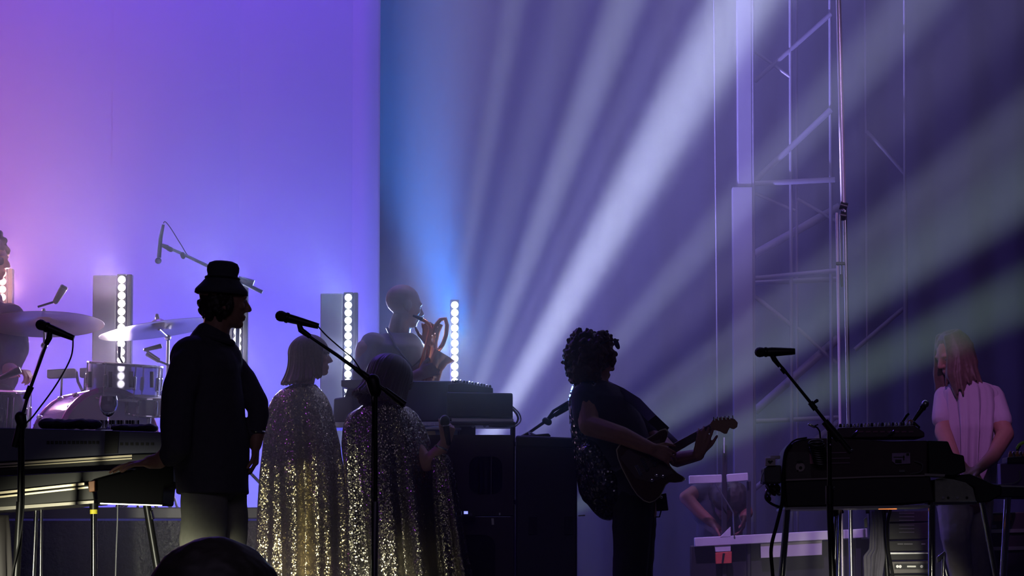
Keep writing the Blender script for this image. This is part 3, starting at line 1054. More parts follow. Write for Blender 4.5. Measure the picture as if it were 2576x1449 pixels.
add_hand(f.mb, f.J(1748, 1148, -.345), (.30, -.06, 1), (0, 1, .05), (.95, .35, -.2), .175, curls=[(8, 35, 40), (10, 40, 40), (12, 44, 40), (14, 46, 40)], thumb=32)
f.chain([(1590, 1250, -.05, 50), (1590, 1400, -.05, 36), (1585, fy - 40, -.05, 24)])
f.chain([(1610, 1250, .10, 48), (1612, 1400, .12, 34), (1615, fy - 40, .14, 24)])
remesh(f.mb, 'body', SKIN, root, 0.0055, 2)
add_eyes(root, hc, .228, Rg)
m = f.new()
f.trunk([(1492, 958, 34, .07, 0), (1500, 972, 56, .12, 0), (1512, 1000, 76, .18, 0), (1535, 1060, 86, .19, 0), (1560, 1130, 82, .17, 0), (1590, 1200, 70, .165, 0), (1596, 1252, 66, .165, 0)], m)
f.chain([(1470, 1002, -.12, 36), (1472, 1050, -.17, 34)], m)
f.chain([(1560, 1005, .14, 36), (1640, 1080, .14, 32), (1688, 1122, .05, 26)], m)
remesh(m, 'shirt', SHIRT, root, 0.008, 3, disp=(.012, .14))
DSEQ = sequin('dark_sequins', (0.16, 0.15, 0.17), 95, 1.1, 0.2)
m = f.new()   # open sequined waistcoat: back and near front panel with a hanging tail
f.chain([(1478, 968, -.02, 38), (1472, 1020, -.03, 44), (1474, 1080, 0, 40), (1490, 1150, .02, 46), (1505, 1230, .02, 50), (1530, 1270, .02, 40)], m)
f.chain([(1478, 985, -.09, 30), (1470, 1030, -.14, 32)], m)
f.chain([(1478, 990, .09, 36), (1500, 1100, .12, 40), (1530, 1230, .12, 42)], m)
f.chain([(1500, 1140, -.06, 40), (1525, 1220, -.07, 42), (1560, 1265, -.06, 28)], m)
remesh(m, 'waistcoat', DSEQ, root, 0.009, 3, disp=(.012, .1))
m = f.new()
f.chain([(1592, 1235, -.05, 56), (1590, 1330, -.06, 50), (1584, 1449, -.06, 44), (1580, fy - 30, -.06, 56)], m)
f.chain([(1606, 1235, .10, 52), (1606, 1330, .11, 46), (1604, 1449, .12, 42), (1604, fy - 30, .13, 54)], m)
remesh(m, 'trousers', mat('dark_trousers', (0.022, 0.022, 0.024), 0.8, noise=.3, nscale=30), root, 0.009, 3, disp=(.014, .12))
m = f.new()   # curls
random.seed(11)
for k in range(300):
    a = random.uniform(38, 322)
    z = random.uniform(-.16, .15)
    rr = .124 * math.sqrt(max(.12, 1 - ((z - .01) / .165) ** 2)) + random.uniform(-.006, .010)
    if z < -.02 and abs(a - 180) > 100: continue
    p = hc + Rg @ Vector((rr * math.cos(math.radians(a)) - .022, rr * math.sin(math.radians(a)), z))
    m.ell(p, (.0125, .0125, .0135), None, 8, 6)
m.ell(hc + Rg @ Vector((-.026, 0, .030)), (.116, .118, .112))
m.ell(hc + Rg @ Vector((-.045, 0, -.06)), (.085, .112, .098))
remesh(m, 'hair', mat('brown_curls', (0.10, 0.055, 0.03), 0.5, noise=.4, nscale=80), root, 0.0055, 1, disp=(.016, .022))
# sunglasses on top of the hair
GL = mat('dark_lens', (0.01, 0.01, 0.012), 0.08)
sg = thing('sunglasses', "black sunglasses pushed up on the guitarist's curls", 'sunglasses', hc + Vector((0, 0, .12)))
U = lambda x, y, z: hc + Rg @ Vector((x, y, z))
MB().tube([U(.092, -.075, .112), U(.110, 0, .118), U(.092, .075, .112)], .005, 8).build('brow_bar', BLACK, sg)
for sy in (1, -1):
    MB().lathe([(.030, 0), (.030, .004)], U(.102, sy * .040, .095), (Rg @ Vector((.9, sy * .15, .45))), 22).build('lens', GL, sg)
    MB().tube([U(.092, sy * .078, .112), U(.02, sy * .108, .10), U(-.05, sy * .108, .07)], .004, 6).build('temple', BLACK, sg)
MB().tube([f.J(1462, 862, -.02), f.J(1443, 856, -.05), f.J(1446, 872, -.06), f.J(1460, 868, -.03)], .005, 8).build('temple_tip', BLACK, sg)
MB().prism([(1650, 1246), (1676, 1240), (1682, 1284), (1652, 1286)], 16.42, 16.46).build('transmitter_pack', BLACK, root, bevel=.004)
MB().tube([f.J(1664, 1284, .04), f.J(1660, 1300, .04), f.J(1650, 1300, .05)], .004, 6).build('transmitter_lead', BLACK, root)

# electric guitar
gd = 16.08
gt = thing('electric_guitar', 'pale edged solid-body electric guitar slung on the leaning guitarist', 'guitar', P(1620, 1190, gd))
gb = [(1552, 1132), (1560, 1120), (1580, 1113), (1604, 1110), (1628, 1104), (1646, 1094), (1660, 1084), (1673, 1080), (1680, 1086), (1678, 1100), (1671, 1116), (1668, 1134), (1672, 1150),
      (1679, 1164), (1690, 1178), (1703, 1190), (1718, 1199), (1722, 1204), (1714, 1211), (1698, 1213), (1683, 1212), (1674, 1219), (1668, 1232), (1660, 1247), (1648, 1258), (1634, 1263), (1620, 1258),
      (1604, 1244), (1590, 1224), (1577, 1200), (1565, 1176), (1556, 1154)]
TOPW = mat('guitar_body', (0.10, 0.055, 0.035), 0.15, noise=.3, nscale=12)
MB().prism(gb, gd, gd + .042).build('body', TOPW, gt, bevel=.007)
cx_, cy_ = 1632, 1176
MB().prism([(cx_ + (x - cx_) * 1.03, cy_ + (y - cy_) * 1.03) for x, y in gb], gd + .006, gd + .034).build('binding', mat('cream_binding', (0.55, 0.50, 0.38), .3), gt, bevel=.004)
MB().prism([(1560, 1152), (1582, 1128), (1625, 1116), (1660, 1105), (1664, 1140), (1672, 1160), (1695, 1190), (1672, 1200), (1640, 1212), (1600, 1204)], gd - .003, gd).build('scratch_plate', mat('guard', (0.10, 0.06, 0.05), 0.3), gt)
nk = lambda t, o=0: (1668 + (1788 - 1668) * t, 1144 + (1076 - 1144) * t + o)
MB().prism([nk(0, 14), nk(1, 11), nk(1, -11), nk(0, -14)], gd - .012, gd + .016).build('neck', mat('maple', (0.42, 0.24, 0.11), 0.35), gt, bevel=.004)
MB().prism([nk(0, 13), nk(.99, 10), nk(.99, -10), nk(0, -13)], gd - .018, gd - .012).build('fretboard', mat('rosewood', (0.05, 0.025, 0.015), 0.5), gt)
hs = [(1784, 1084), (1788, 1064), (1795, 1054), (1812, 1050), (1832, 1050), (1848, 1054), (1856, 1063), (1855, 1074), (1846, 1080), (1836, 1076), (1832, 1083), (1829, 1091), (1822, 1091), (1812, 1085), (1800, 1082)]
MB().prism(hs, gd - .004, gd + .012).build('headstock', MATS['maple'], gt, bevel=.003)
for k in range(6):
    x, y = 1797 + 9.5 * k, 1055 - 2.0 * k * .4
    MB().tube([P(x, y + 4, gd - .01), P(x - 1, y - 5, gd)], .0045, 8).build('tuning_peg', CHROME, gt)
for k in range(6):
    o = (k - 2.5) * 3.2
    a = P(1606 + o * .6, 1182 + o * 1.0, gd - .012); b_ = P(1790 + o * .45, 1074 + o * .8, gd - .021)
    MB().tube([a, b_], .0007, 4).build('string', STEEL, gt)
for x, y in ((1622, 1170), (1642, 1158)):
    MB().prism([(x - 12, y - 16), (x - 4, y - 20), (x + 12, y + 12), (x + 4, y + 18)], gd - .010, gd).build('pickup', BLACK, gt, bevel=.002)
MB().prism([(1596, 1172), (1604, 1168), (1618, 1194), (1610, 1199)], gd - .012, gd).build('bridge', CHROME, gt, bevel=.002)
for x, y in ((1652, 1196), (1668, 1198), (1640, 1208)):
    MB().lathe([(.011, 0), (.010, .014), (.006, .016)], P(x, y, gd - .002), (0, -1, 0), 16).build('control_knob', CHROME, gt)
for x, y in ((1716, 1203), (1659, 1249)):
    MB().lathe([(.005, 0), (.008, .012), (.005, .016)], P(x, y, gd + .02), (.8, -.3, -.4), 12).build('strap_button', CHROME, gt)
stp = MB()
st_pts = [P(1676, 1086, gd + .03), P(1640, 1052, gd - .0), P(1600, 1010, 16.22), P(1560, 985, 16.32), P(1522, 968, 16.5), P(1480, 985, 16.62), P(1470, 1080, 16.6), P(1520, 1160, 16.45), P(1560, 1180, gd + .05)]
vs, fs = [], []
for i, p in enumerate(st_pts):
    t = (st_pts[min(i + 1, 8)] - st_pts[max(i - 1, 0)]).normalized()
    q = t.cross(Vector((0, -1, .25))).normalized() * .026
    nn = t.cross(q).normalized() * .004
    vs += [p + q, p - q, p - q + nn, p + q + nn]
for i in range(8):
    for a, b_ in ((0, 1), (1, 2), (2, 3), (3, 0)):
        fs.append((4 * i + a, 4 * i + b_, 4 * i + 4 + b_, 4 * i + 4 + a))
fs += [(0, 3, 2, 1), (32, 33, 34, 35)]
stp.add(vs, fs).build('strap', mat('strap_webbing', (0.05, 0.05, 0.05), 0.7), gt)
# ---- the keyboard player in the pale T-shirt, far right
f = Fig(16.9); fy = floor_py(16.9)
root = thing('person', 'long-haired keyboard player in a pale T-shirt bending over the keys', 'person', (P(2430, 0, 16.9).x, 16.9, 0))
Rk = head_rot(-150, 22)
hc = f.J(2398, 892)
add_head(f.mb, hc, 0.225, Rk)
f.limb((2410, 930, .02), (2432, 985, .03), 26, 30)
f.ell(2438, 1040, 0.02, 64, 66, .11).ell(2430, 1140, 0.02, 56, 80, .10).ell(2425, 1240, 0, 66, 60, .15)
f.chain([(2496, 1005, .02, 24), (2520, 1095, -.12, 23), (2480, 1152, -.26, 18), (2440, 1184, -.32, 13)])
add_hand(f.mb, f.J(2442, 1182, -.32), (-.8, -.3, -.35), (-.2, .1, -1), (-.3, -.9, 0), .18, curl=(25, 30, 20))
f.chain([(2384, 1005, .02, 22), (2366, 1090, -.10, 22), (2386, 1160, -.24, 17), (2403, 1180, -.30, 13)])
add_hand(f.mb, f.J(2402, 1179, -.30), (.2, -.6, -.4), (0, .1, -1), (.9, -.2, 0), .18, curl=(25, 30, 20))
f.chain([(2404, 1270, -.04, 38), (2397, 1350, -.115, 28), (2414, 1440, -.06, 22), (2432, fy - 50, .02, 17)])
f.chain([(2455, 1270, .08, 38), (2456, 1400, .06, 28), (2468, 1480, .08, 22), (2476, fy - 50, .12, 17)])
remesh(f.mb, 'body', SKIN, root, 0.0065, 2)
add_eyes(root, hc, .225, Rk)
# T-shirt with long vertical folds
vs, fs = [], []
rings = [(958, 2405, 2462), (968, 2378, 2500), (985, 2360, 2516), (1020, 2357, 2520), (1070, 2360, 2514), (1130, 2364, 2506), (1185, 2368, 2500), (1215, 2370, 2498)]
cape(f, rings, (.11, .19, .18), 13, .030, 8, 't_shirt', mat('pale_t_shirt', (0.50, 0.42, 0.48), 0.9, noise=.05), root, 0.02)
for a_, b_ in (((2380, 998, .02, 30), (2366, 1055, -.06, 27)), ((2498, 998, .02, 31), (2514, 1060, -.07, 28))):
    m = f.new()
    f.chain([a_, b_], m)
    remesh(m, 'sleeve', MATS['pale_t_shirt'], root, 0.008, 2)
JEAN = mat('grey_jeans', (0.55, 0.50, 0.46), 0.9, noise=.2, nscale=30)
m = f.new()
f.chain([(2402, 1260, -.04, 50), (2396, 1350, -.12, 38), (2414, 1440, -.06, 30), (2432, fy - 55, .02, 27)], m)
f.chain([(2455, 1260, .08, 50), (2456, 1400, .06, 38), (2468, 1480, .08, 30), (2476, fy - 55, .12, 27)], m)
f.ell(2428, 1245, .02, 68, 36, .15, 0, m)
remesh(m, 'jeans', JEAN, root, 0.008, 2, disp=(.014, .07))
MB().tube([f.J(2478, 1290, -.06), f.J(2474, 1320, -.09), f.J(2476, 1362, -.08)], .006, 6).build('key_chain', CHROME, root)
m = f.new()   # long straight hair falling forward
random.seed(5)
for k in range(84):
    a = math.radians(random.uniform(34, 326))
    p0 = hc + Rk @ Vector((.05 * math.cos(a) - .01, .06 * math.sin(a), .105))
    p1 = hc + Rk @ Vector((.092 * math.cos(a) - .012, .092 * math.sin(a), .02))
    L = random.uniform(.16, .24)
    p2 = p1 + Vector((random.uniform(-.02, .03), random.uniform(-.02, .01), -L * .5))
    p3 = p2 + Vector((random.uniform(-.02, .04), random.uniform(-.02, .01), -L * .5))
    m.cap(p0, p1, .018, .018, 6); m.cap(p1, p2, .018, .015, 6); m.cap(p2, p3, .015, .007, 6)
m.ell(hc + Rk @ Vector((-.02, 0, .04)), (.098, .085, .088))
remesh(m, 'hair', mat('long_hair', (0.14, 0.09, 0.06), 0.5, noise=.35, nscale=70), root, 0.006, 1)
shoe(f, 2430, .02, -110, root); shoe(f, 2478, .12, -80, root)

# ---- the drummer, at the edge of the picture
f = Fig(18.0)
root = thing('person', 'drummer in dark clothes sitting behind the drum kit', 'person', (P(-30, 0, 18.0).x, 18.0, rz0))
Rd = head_rot(-12, 6)
hc = f.J(-25, 652)
add_head(f.mb, hc, .235, Rd)
f.limb((-32, 700, 0), (-36, 745, 0), 28, 32)
f.ell(-45, 830, 0, 92, 80, .18).ell(-40, 930, 0, 82, 90, .16).ell(-40, 1010, 0, 85, 50, .18)
f.chain([(30, 800, -.05, 32), (52, 880, -.14, 27), (44, 940, -.28, 20), (60, 945, -.36, 15)])
add_hand(f.mb, f.J(56, 945, -.34), (.8, -.5, 0), (0, 0, -1), (-.5, -.8, 0), .19, curl=(50, 60, 40))
f.chain([(-110, 810, .02, 30), (-120, 900, -.1, 26), (-80, 940, -.3, 18)])
f.chain([(0, 1010, -.05, 44), (55, 1035, -.40, 32), (50, 1225, -.42, 24)])
f.chain([(-80, 1010, -.05, 44), (-120, 1035, -.40, 32), (-120, 1225, -.42, 24)])
remesh(f.mb, 'body', SKIN, root, 0.007, 2)
add_eyes(root, hc, .235, Rd)
m = f.new()
f.ell(-45, 825, 0, 98, 78, .19, 0, m).ell(-42, 930, 0, 92, 100, .18, 0, m)
f.limb((-34, 760, 0), (-40, 790, 0), 42, 70, m)
f.chain([(28, 805, -.05, 42), (48, 880, -.13, 36), (45, 925, -.24, 28)], m)
f.chain([(-108, 805, .0, 40), (-120, 890, -.1, 34)], m)
remesh(m, 'shirt', SHIRT, root, 0.01, 3, disp=(.012, .15))
m = f.new()
f.chain([(-5, 1010, -.05, 50), (52, 1030, -.40, 40), (50, 1195, -.42, 32)], m)
f.chain([(-80, 1010, -.05, 50), (-120, 1030, -.40, 40), (-120, 1195, -.42, 32)], m)
remesh(m, 'trousers', MATS['dark_trousers'], root, 0.01, 2)
m = f.new()
random.seed(9)
for k in range(60):
    a = random.uniform(30, 330); z = random.uniform(-.03, .15)
    rr = .100 * math.sqrt(max(.2, 1 - (z / .17) ** 2))
    m.ell(hc + Rd @ Vector((rr * math.cos(math.radians(a)) * 1.1 - .012, rr * math.sin(math.radians(a)) * .9, z)), (.02, .02, .024), None, 10, 7)
m.ell(hc + Rd @ Vector((-.015, 0, .045)), (.10, .085, .085))
remesh(m, 'hair', HAIRD, root, 0.007, 1, disp=(.014, .025))
ds = thing('drum_stool', 'round black drum stool under the seated drummer', 'stool', (P(-40, 0, 18.0).x, 18.05, rz0))
sp_ = P(-40, 1055, 18.0)
MB().lathe([(.0, 0), (.17, .005), (.18, .03), (.175, .06), (.0, .075)], (sp_.x, 18.05, sp_.z - .09), n=28).build('seat', BLACK, ds)
MB().tube([(sp_.x, 18.05, rz0 + .12), (sp_.x, 18.05, sp_.z - .085)], .018).build('post', CHROME, ds)
for a in range(3):
    MB().tube([(sp_.x, 18.05, rz0 + .16), (sp_.x + .25 * math.cos(a * 2.09), 18.05 + .25 * math.sin(a * 2.09), rz0 + .012)], .011).build('leg', CHROME, ds)

# ---- a stagehand crouching behind the trolley rails
f = Fig(18.85)
root = thing('person', 'crouching stagehand in dark clothes with one bare arm behind the pale rails', 'person', (P(1815, 0, 18.85).x, 18.85, 0))
Rc = head_rot(-60, 78)
hc = f.J(1826, 1262, -.05)
add_head(f.mb, hc, .225, Rc)
f.limb((1816, 1250, .02), (1796, 1240, .06), 26, 30)
f.ell(1800, 1270, .12, 60, 56, .16).ell(1812, 1340, .16, 55, 70, .16).ell(1815, 1410, .16, 60, 50, .18)
f.chain([(1752, 1238, .0, 21), (1724, 1252, -.06, 17), (1760, 1292, -.10, 15), (1788, 1316, -.12, 12)])
add_hand(f.mb, f.J(1784, 1312, -.12), (.75, -.1, -.6), (-.5, .2, -.8), (.5, -.6, .4), .18, curl=(25, 30, 20))
f.chain([(1850, 1240, .0, 22), (1876, 1290, -.06, 17), (1868, 1302, -.12, 12)])
add_hand(f.mb, f.J(1870, 1290, -.10), (-.1, -.2, -1), (-1, 0, 0), (0, -1, 0), .18, curl=(25, 30, 20))
fyc = floor_py(18.85)
f.chain([(1790, 1420, .1, 40), (1775, 1440, -.22, 30), (1775, fyc - 30, .0, 22)])
f.chain([(1850, 1420, .1, 40), (1865, 1440, -.22, 30), (1860, fyc - 30, .0, 22)])
remesh(f.mb, 'body', mat('reddish_skin', (0.24, 0.08, 0.065), .6, noise=.15), root, 0.007, 2)
m = f.new()
f.ell(1802, 1272, .12, 66, 60, .17, 0, m).ell(1814, 1340, .16, 60, 76, .165, 0, m)
f.chain([(1775, 1234, .05, 26), (1752, 1240, .0, 24)], m)
f.chain([(1840, 1236, .05, 27), (1862, 1262, -.03, 23)], m)
remesh(m, 'shirt', SHIRT, root, 0.009, 2)
m = f.new()
f.ell(1816, 1410, .16, 64, 54, .185, 0, m)
f.chain([(1790, 1420, .1, 44), (1775, 1440, -.22, 36), (1775, fyc - 40, .0, 27)], m)
f.chain([(1850, 1420, .1, 44), (1865, 1440, -.22, 36), (1860, fyc - 40, .0, 27)], m)
remesh(m, 'trousers', MATS['dark_trousers'], root, 0.01, 2)
m = f.new()
m.ell(hc + Rc @ Vector((-.02, 0, .04)), (.115, .098, .095))
m.ell(hc + Rc @ Vector((-.05, 0, -.03)), (.085, .095, .09))
remesh(m, 'hair', HAIRD, root, 0.008, 1, disp=(.01, .02))

# ---- a head in the audience
f = Fig(4.4)
root = thing('person', 'audience member seen from behind, only the dark top of the head', 'person', (P(540, 0, 4.4).x, 4.4, -1.2))
Ra = head_rot(92, 0)
hc = f.J(540, 1449 + 150)
add_head(f.mb, hc, .235, Ra)
f.mb.cap(hc + Vector((0, -.02, -.08)), hc + Vector((0, -.03, -.2)), .058, .065)
b0 = hc + Vector((0, -.02, 0))
f.mb.ell(b0 + Vector((0, 0, -.34)), (.22, .12, .16)); f.mb.ell(b0 + Vector((0, 0, -.58)), (.17, .11, .22)); f.mb.ell(b0 + Vector((0, 0, -.8)), (.18, .12, .14))
for sx_ in (-1, 1):
    f.mb.cap(b0 + Vector((sx_ * .21, 0, -.28)), b0 + Vector((sx_ * .25, -.02, -.58)), .05, .042)
    f.mb.cap(b0 + Vector((sx_ * .25, -.02, -.58)), b0 + Vector((sx_ * .24, .08, -.82)), .042, .03)
    add_hand(f.mb, b0 + Vector((sx_ * .24, .08, -.82)), (0, .1, -1), (-sx_, 0, 0), (0, 1, 0))
    f.mb.cap(b0 + Vector((sx_ * .1, 0, -.86)), b0 + Vector((sx_ * .1, 0, -1.25)), .085, .06)
    f.mb.cap(b0 + Vector((sx_ * .1, 0, -1.25)), Vector((b0.x + sx_ * .1, b0.y, -1.14)), .06, .045)
    f.mb.cap(Vector((b0.x + sx_ * .1, b0.y, -1.14)), Vector((b0.x + sx_ * .1, b0.y + .17, -1.16)), .045, .035)
remesh(f.mb, 'body', SKIN, root, 0.008, 2)
m = MB()
m.ell(hc + Vector((0, -.015, .028)), (.100, .118, .106))
m.ell(hc + Vector((0, -.045, -.02)), (.092, .085, .10))
remesh(m, 'hair', HAIRD, root, 0.006, 2, disp=(.008, .03))
m = MB()
m.ell(b0 + Vector((0, 0, -.34)), (.235, .135, .17)); m.ell(b0 + Vector((0, 0, -.58)), (.19, .13, .24)); m.ell(b0 + Vector((0, 0, -.78)), (.195, .135, .12))
for sx_ in (-1, 1):
    m.cap(b0 + Vector((sx_ * .21, 0, -.28)), b0 + Vector((sx_ * .25, -.02, -.5)), .066, .06)
remesh(m, 'jacket', SHIRT, root, 0.01, 2)
m = MB()
for sx_ in (-1, 1):
    m.cap(b0 + Vector((sx_ * .1, 0, -.88)), Vector((b0.x + sx_ * .1, b0.y, -1.08)), .1, .065)
remesh(m, 'trousers', MATS['dark_trousers'], root, 0.01, 2)
# ---------------------------------------------------------------- microphone stands
def wire(pts, r=0.0035, n=6, sub=6):
    """Smooth Catmull-Rom cable through the given stage points."""
    p = [Vector(q) for q in pts]
    out = []
    for i in range(len(p) - 1):
        a, b, c, d = p[max(i - 1, 0)], p[i], p[i + 1], p[min(i + 2, len(p) - 1)]
        for k in range(sub):
            t = k / sub
            out.append(0.5 * ((2 * b) + (c - a) * t + (2 * a - 5 * b + 4 * c - d) * t * t + (3 * b - a - 3 * c + d) * t ** 3))
    out.append(p[-1])
    return MB().tube(out, r, n)


def vocal_mic(parent, head, tail, d, hr, br, ring=True):
    """Ball grille at head, tapering handle to tail."""
    h, t = P(*head, d), P(*tail, d)
    v = (t - h).normalized()
    k = d / F
    MB().cap(h, h + v * hr * k * .5, hr * k, hr * k * .92, 16).build('grille', mat('mic_grille', (0.05, 0.05, 0.055), 0.5, 0.5, bump=.5, bscale=400), parent)
    MB().lathe([(hr * k * .92, 0), (hr * k * .98, .004), (hr * k * .98, .010), (hr * k * .9, .014)], h + v * hr * k * .9, v, 18).build('ring', BMETAL, parent)
    L = (t - h).length
    MB().tube([h + v * hr * k * 1.2, h + v * L * .35, h + v * L * .9, t], [hr * k * .82, br * 1.1 * k, br * k * .8, br * k * .72], 14).build('handle', BLACK, parent)


def tripod(parent, base, d, z1, r=0.30, n=3, rot=0.3, m=BMETAL):
    for a in range(n):
        an = a * 2 * math.pi / n + rot
        MB().tube([(base.x, d, z1), (base.x + r * math.cos(an), d + r * math.sin(an), 0.012)], .011).build('leg', m, parent)


D1 = 13.4
s1 = thing('microphone_stand', 'microphone on a leaning stand in front of the keyboards at the wine glass end', 'microphone stand', (P(52, 0, D1).x, D1, 0))
vocal_mic(s1, (103, 817), (186, 851), D1, 14, 10)
MB().tube([P(126, 832, D1), P(124, 850, D1), P(116, 866, D1)], [.012, .013, .010], 12).build('clip', BLACK, s1)
MB().tube([P(124, 846, D1), P(75, 980, D1), P(52, 1060, D1), P(36, 1125, D1)], [.006, .0075, .0075, .0085], 12).build('boom', CHROME, s1)
MB().tube([P(78, 972, D1), P(64, 1005, D1)], [.014, .012], 12).build('boom_collar', BLACK, s1)
MB().tube([P(58, 1040, D1), P(36, 1125, D1)], [.016, .013], 12).build('counterweight', BLACK, s1)
MB().cap(P(52, 1050, D1), P(56, 1068, D1), .026, .022).build('swivel', BLACK, s1)
MB().tube([P(53, 1060, D1), P(51, 1270, D1)], .0125, 14).build('upper_pole', BMETAL, s1)
MB().tube([P(51, 1262, D1), (P(50, 0, D1).x, D1, .09)], .0165, 14).build('lower_pole', BMETAL, s1)
tripod(s1, P(50, 1400, D1), D1, .28)
wire([P(184, 851, D1), P(178, 900, D1), P(140, 970, D1 - .03), P(85, 1045, D1 - .02), P(62, 1075, D1 - .03), P(60, 1150, D1 - .03), P(58, 1300, D1 - .03), P(30, 1449, D1 - .03), P(24, 1500, D1)], .0035).build('cable', RUBBER, s1)

D2 = 13.6
s2 = thing('microphone_stand', 'tall microphone stand with long boom in front of the two caped singers', 'microphone stand', (P(944, 0, D2).x, D2, 0))
vocal_mic(s2, (706, 795), (802, 821), D2, 14, 10)
MB().tube([P(752, 815, D2), P(757, 830, D2), P(772, 842, D2)], [.010, .013, .010], 12).build('clip', BLACK, s2)
MB().tube([P(764, 834, D2), P(780, 847, D2)], .011, 10).build('clip', BLACK, s2)
MB().tube([P(772, 842, D2), P(850, 895, D2), P(935, 957, D2), P(1015, 1017, D2)], [.006, .0075, .0085, .0085], 12).build('boom', BMETAL, s2)
MB().tube([P(893, 926, D2), P(935, 957, D2)], [.010, .018], 12).build('boom_collar', BLACK, s2)
MB().tube([P(968, 980, D2), P(1018, 1019, D2)], [.012, .016], 12).build('counterweight', BLACK, s2)
MB().cap(P(938, 958, D2), P(944, 985, D2), .030, .026).build('swivel', BLACK, s2)
MB().tube([P(944, 975, D2), P(944, 1270, D2)], .0105, 14).build('upper_pole', BMETAL, s2)
MB().tube([P(944, 1262, D2), (P(944, 0, D2).x, D2, .09)], .0150, 14).build('lower_pole', STEEL, s2)
tripod(s2, P(944, 1400, D2), D2, .28)
wire([P(800, 821, D2), P(822, 845, D2), P(862, 880, D2), P(890, 905, D2 - .02), P(920, 955, D2 - .03), P(936, 1000, D2 - .03), P(936, 1150, D2 - .02), P(936, 1300, D2 - .02), P(938, 1500, D2 - .03)], .0032).build('cable', RUBBER, s2)

D3 = 14.4
s3 = thing('microphone_stand', 'microphone lying level on a boom stand in front of the curved organ', 'microphone stand', (P(2087, 0, D3).x, D3, 0))
vocal_mic(s3, (1911, 886), (2000, 884), D3, 13, 11)
MB().tube([P(1942, 890, D3), P(1948, 904, D3), P(1962, 922, D3)], [.013, .012, .009], 12).build('clip', BLACK, s3)
MB().tube([P(1950, 903, D3), P(2045, 1020, D3), P(2140, 1138, D3)], [.006, .0075, .0085], 12).build('boom', BMETAL, s3)
MB().tube([P(1966, 926, D3), P(1976, 938, D3)], .011, 10).build('boom_collar', BLACK, s3)
MB().tube([P(2038, 1012, D3), P(2052, 1030, D3)], .013, 10).build('boom_collar', BLACK, s3)
MB().cap(P(2046, 1014, D3), P(2055, 1008, D3), .006, .008).build('knob', BLACK, s3)
MB().tube([P(2074, 1060, D3), P(2112, 1106, D3)], [.017, .021], 12).build('swivel', BLACK, s3)
MB().tube([P(2108, 1098, D3), P(2141, 1139, D3)], [.013, .016], 12).build('counterweight', BLACK, s3)
MB().tube([P(2086, 1085, D3), P(2087, 1240, D3)], .0105, 14).build('upper_pole', BMETAL, s3)
MB().tube([P(2087, 1222, D3), P(2087, 1268, D3)], .0185, 14).build('pole_clutch', BLACK, s3)
MB().tube([P(2087, 1255, D3), (P(2088, 0, D3).x, D3, .09)], .0150, 14).build('lower_pole', BMETAL, s3)
for x, y in ((2091, 1119), (2142, 1134), (2097, 1228)):
    MB().ell(P(x, y, D3 - .02), (.006, .006, .006), None, 8, 6).build('bolt', CHROME, s3)
tripod(s3, P(2087, 1400, D3), D3, .28)

# ---------------------------------------------------------------- keyboards, front left
PANEL = mat('blue_grey_panel', (0.17, 0.18, 0.27), 0.5, noise=.15, nscale=20)
kd = 14.55
k1 = thing('stage_piano', 'upper stage piano with a blue grey back panel under the wine glass', 'keyboard', (P(180, 0, kd).x, kd + .2, P(180, 1150, kd).z))
MB().prism([(-160, 1078), (0, 1076), (170, 1080), (418, 1087), (418, 1140), (340, 1143), (-160, 1172)], kd, kd + .36).build('case', PANEL, k1, bevel=.006)
MB().prism([(-160, 1172), (340, 1142), (418, 1140), (418, 1172), (340, 1178), (-160, 1212)], kd - .03, kd + .36).build('lower_case', BLACK, k1, bevel=.004)
RAIL = mat('worn_gold_rail', (0.75, 0.66, 0.48), 0.35, 0.7)
MB().prism([(-160, 1176), (332, 1144), (332, 1149), (-160, 1181)], kd - .04, kd - .03).build('trim_strip', RAIL, k1)
MB().prism([(-160, 1184), (332, 1152), (332, 1155), (-160, 1187)], kd - .04, kd - .03).build('trim_strip', RAIL, k1)
tx = MB()
random.seed(4)
for k in range(13):
    x = 118 + k * 10.4 + random.uniform(-1, 1)
    tx.prism([(x, 1109), (x + 7, 1109.3), (x + 7, 1116.3), (x, 1116)], kd - .006, kd)
tag(tx.build('panel_socket', BLACK, k1), kind='stuff')
for k in range(7):
    x = 302 + k * 13
    MB().prism([(x, 1113), (x + 7, 1113.2), (x + 7, 1120), (x, 1119.8)], kd - .005, kd).build('socket', BLACK, k1)
MB().prism([(265, 1084), (300, 1085), (296, 1140), (262, 1141)], kd - .008, kd).build('side_cheek', BLACK, k1)
kb = 14.2
k2 = thing('electric_piano', 'lower electric piano with gold trim strips and a black end block', 'keyboard', (P(100, 0, kb).x, kb + .25, P(100, 1265, kb).z))
MB().prism([(-160, 1262), (222, 1218), (236, 1240), (238, 1258), (-160, 1290)], kb, kb + .5).build('case', mat('dark_walnut', (0.022, 0.02, 0.018), 0.5, noise=.3), k2, bevel=.005)
MB().prism([(-160, 1254), (212, 1214), (212, 1220), (-160, 1260)], kb - .02, kb + .02).build('trim_strip', RAIL, k2)
MB().prism([(-160, 1265), (222, 1224), (222, 1228), (-160, 1270)], kb - .02, kb + .02).build('trim_strip', RAIL, k2)
MB().prism([(-160, 1286), (236, 1259), (236, 1266), (-160, 1296)], kb - .01, kb + .48).build('base_rail', mat('dull_rail', (0.3, 0.28, 0.24), .45, .6), k2)
MB().prism([(222, 1212), (238, 1209), (238, 1236), (224, 1238)], kb - .025, kb + .06).build('cheek', mat('orange_wood', (0.42, 0.18, 0.09), .5, noise=.3), k2, bevel=.003)
MB().prism([(-160, 1206), (330, 1180), (238, 1206), (222, 1216), (-160, 1256)], kb + .05, kb + .45).build('key_bed', BLACK, k2, bevel=.003)
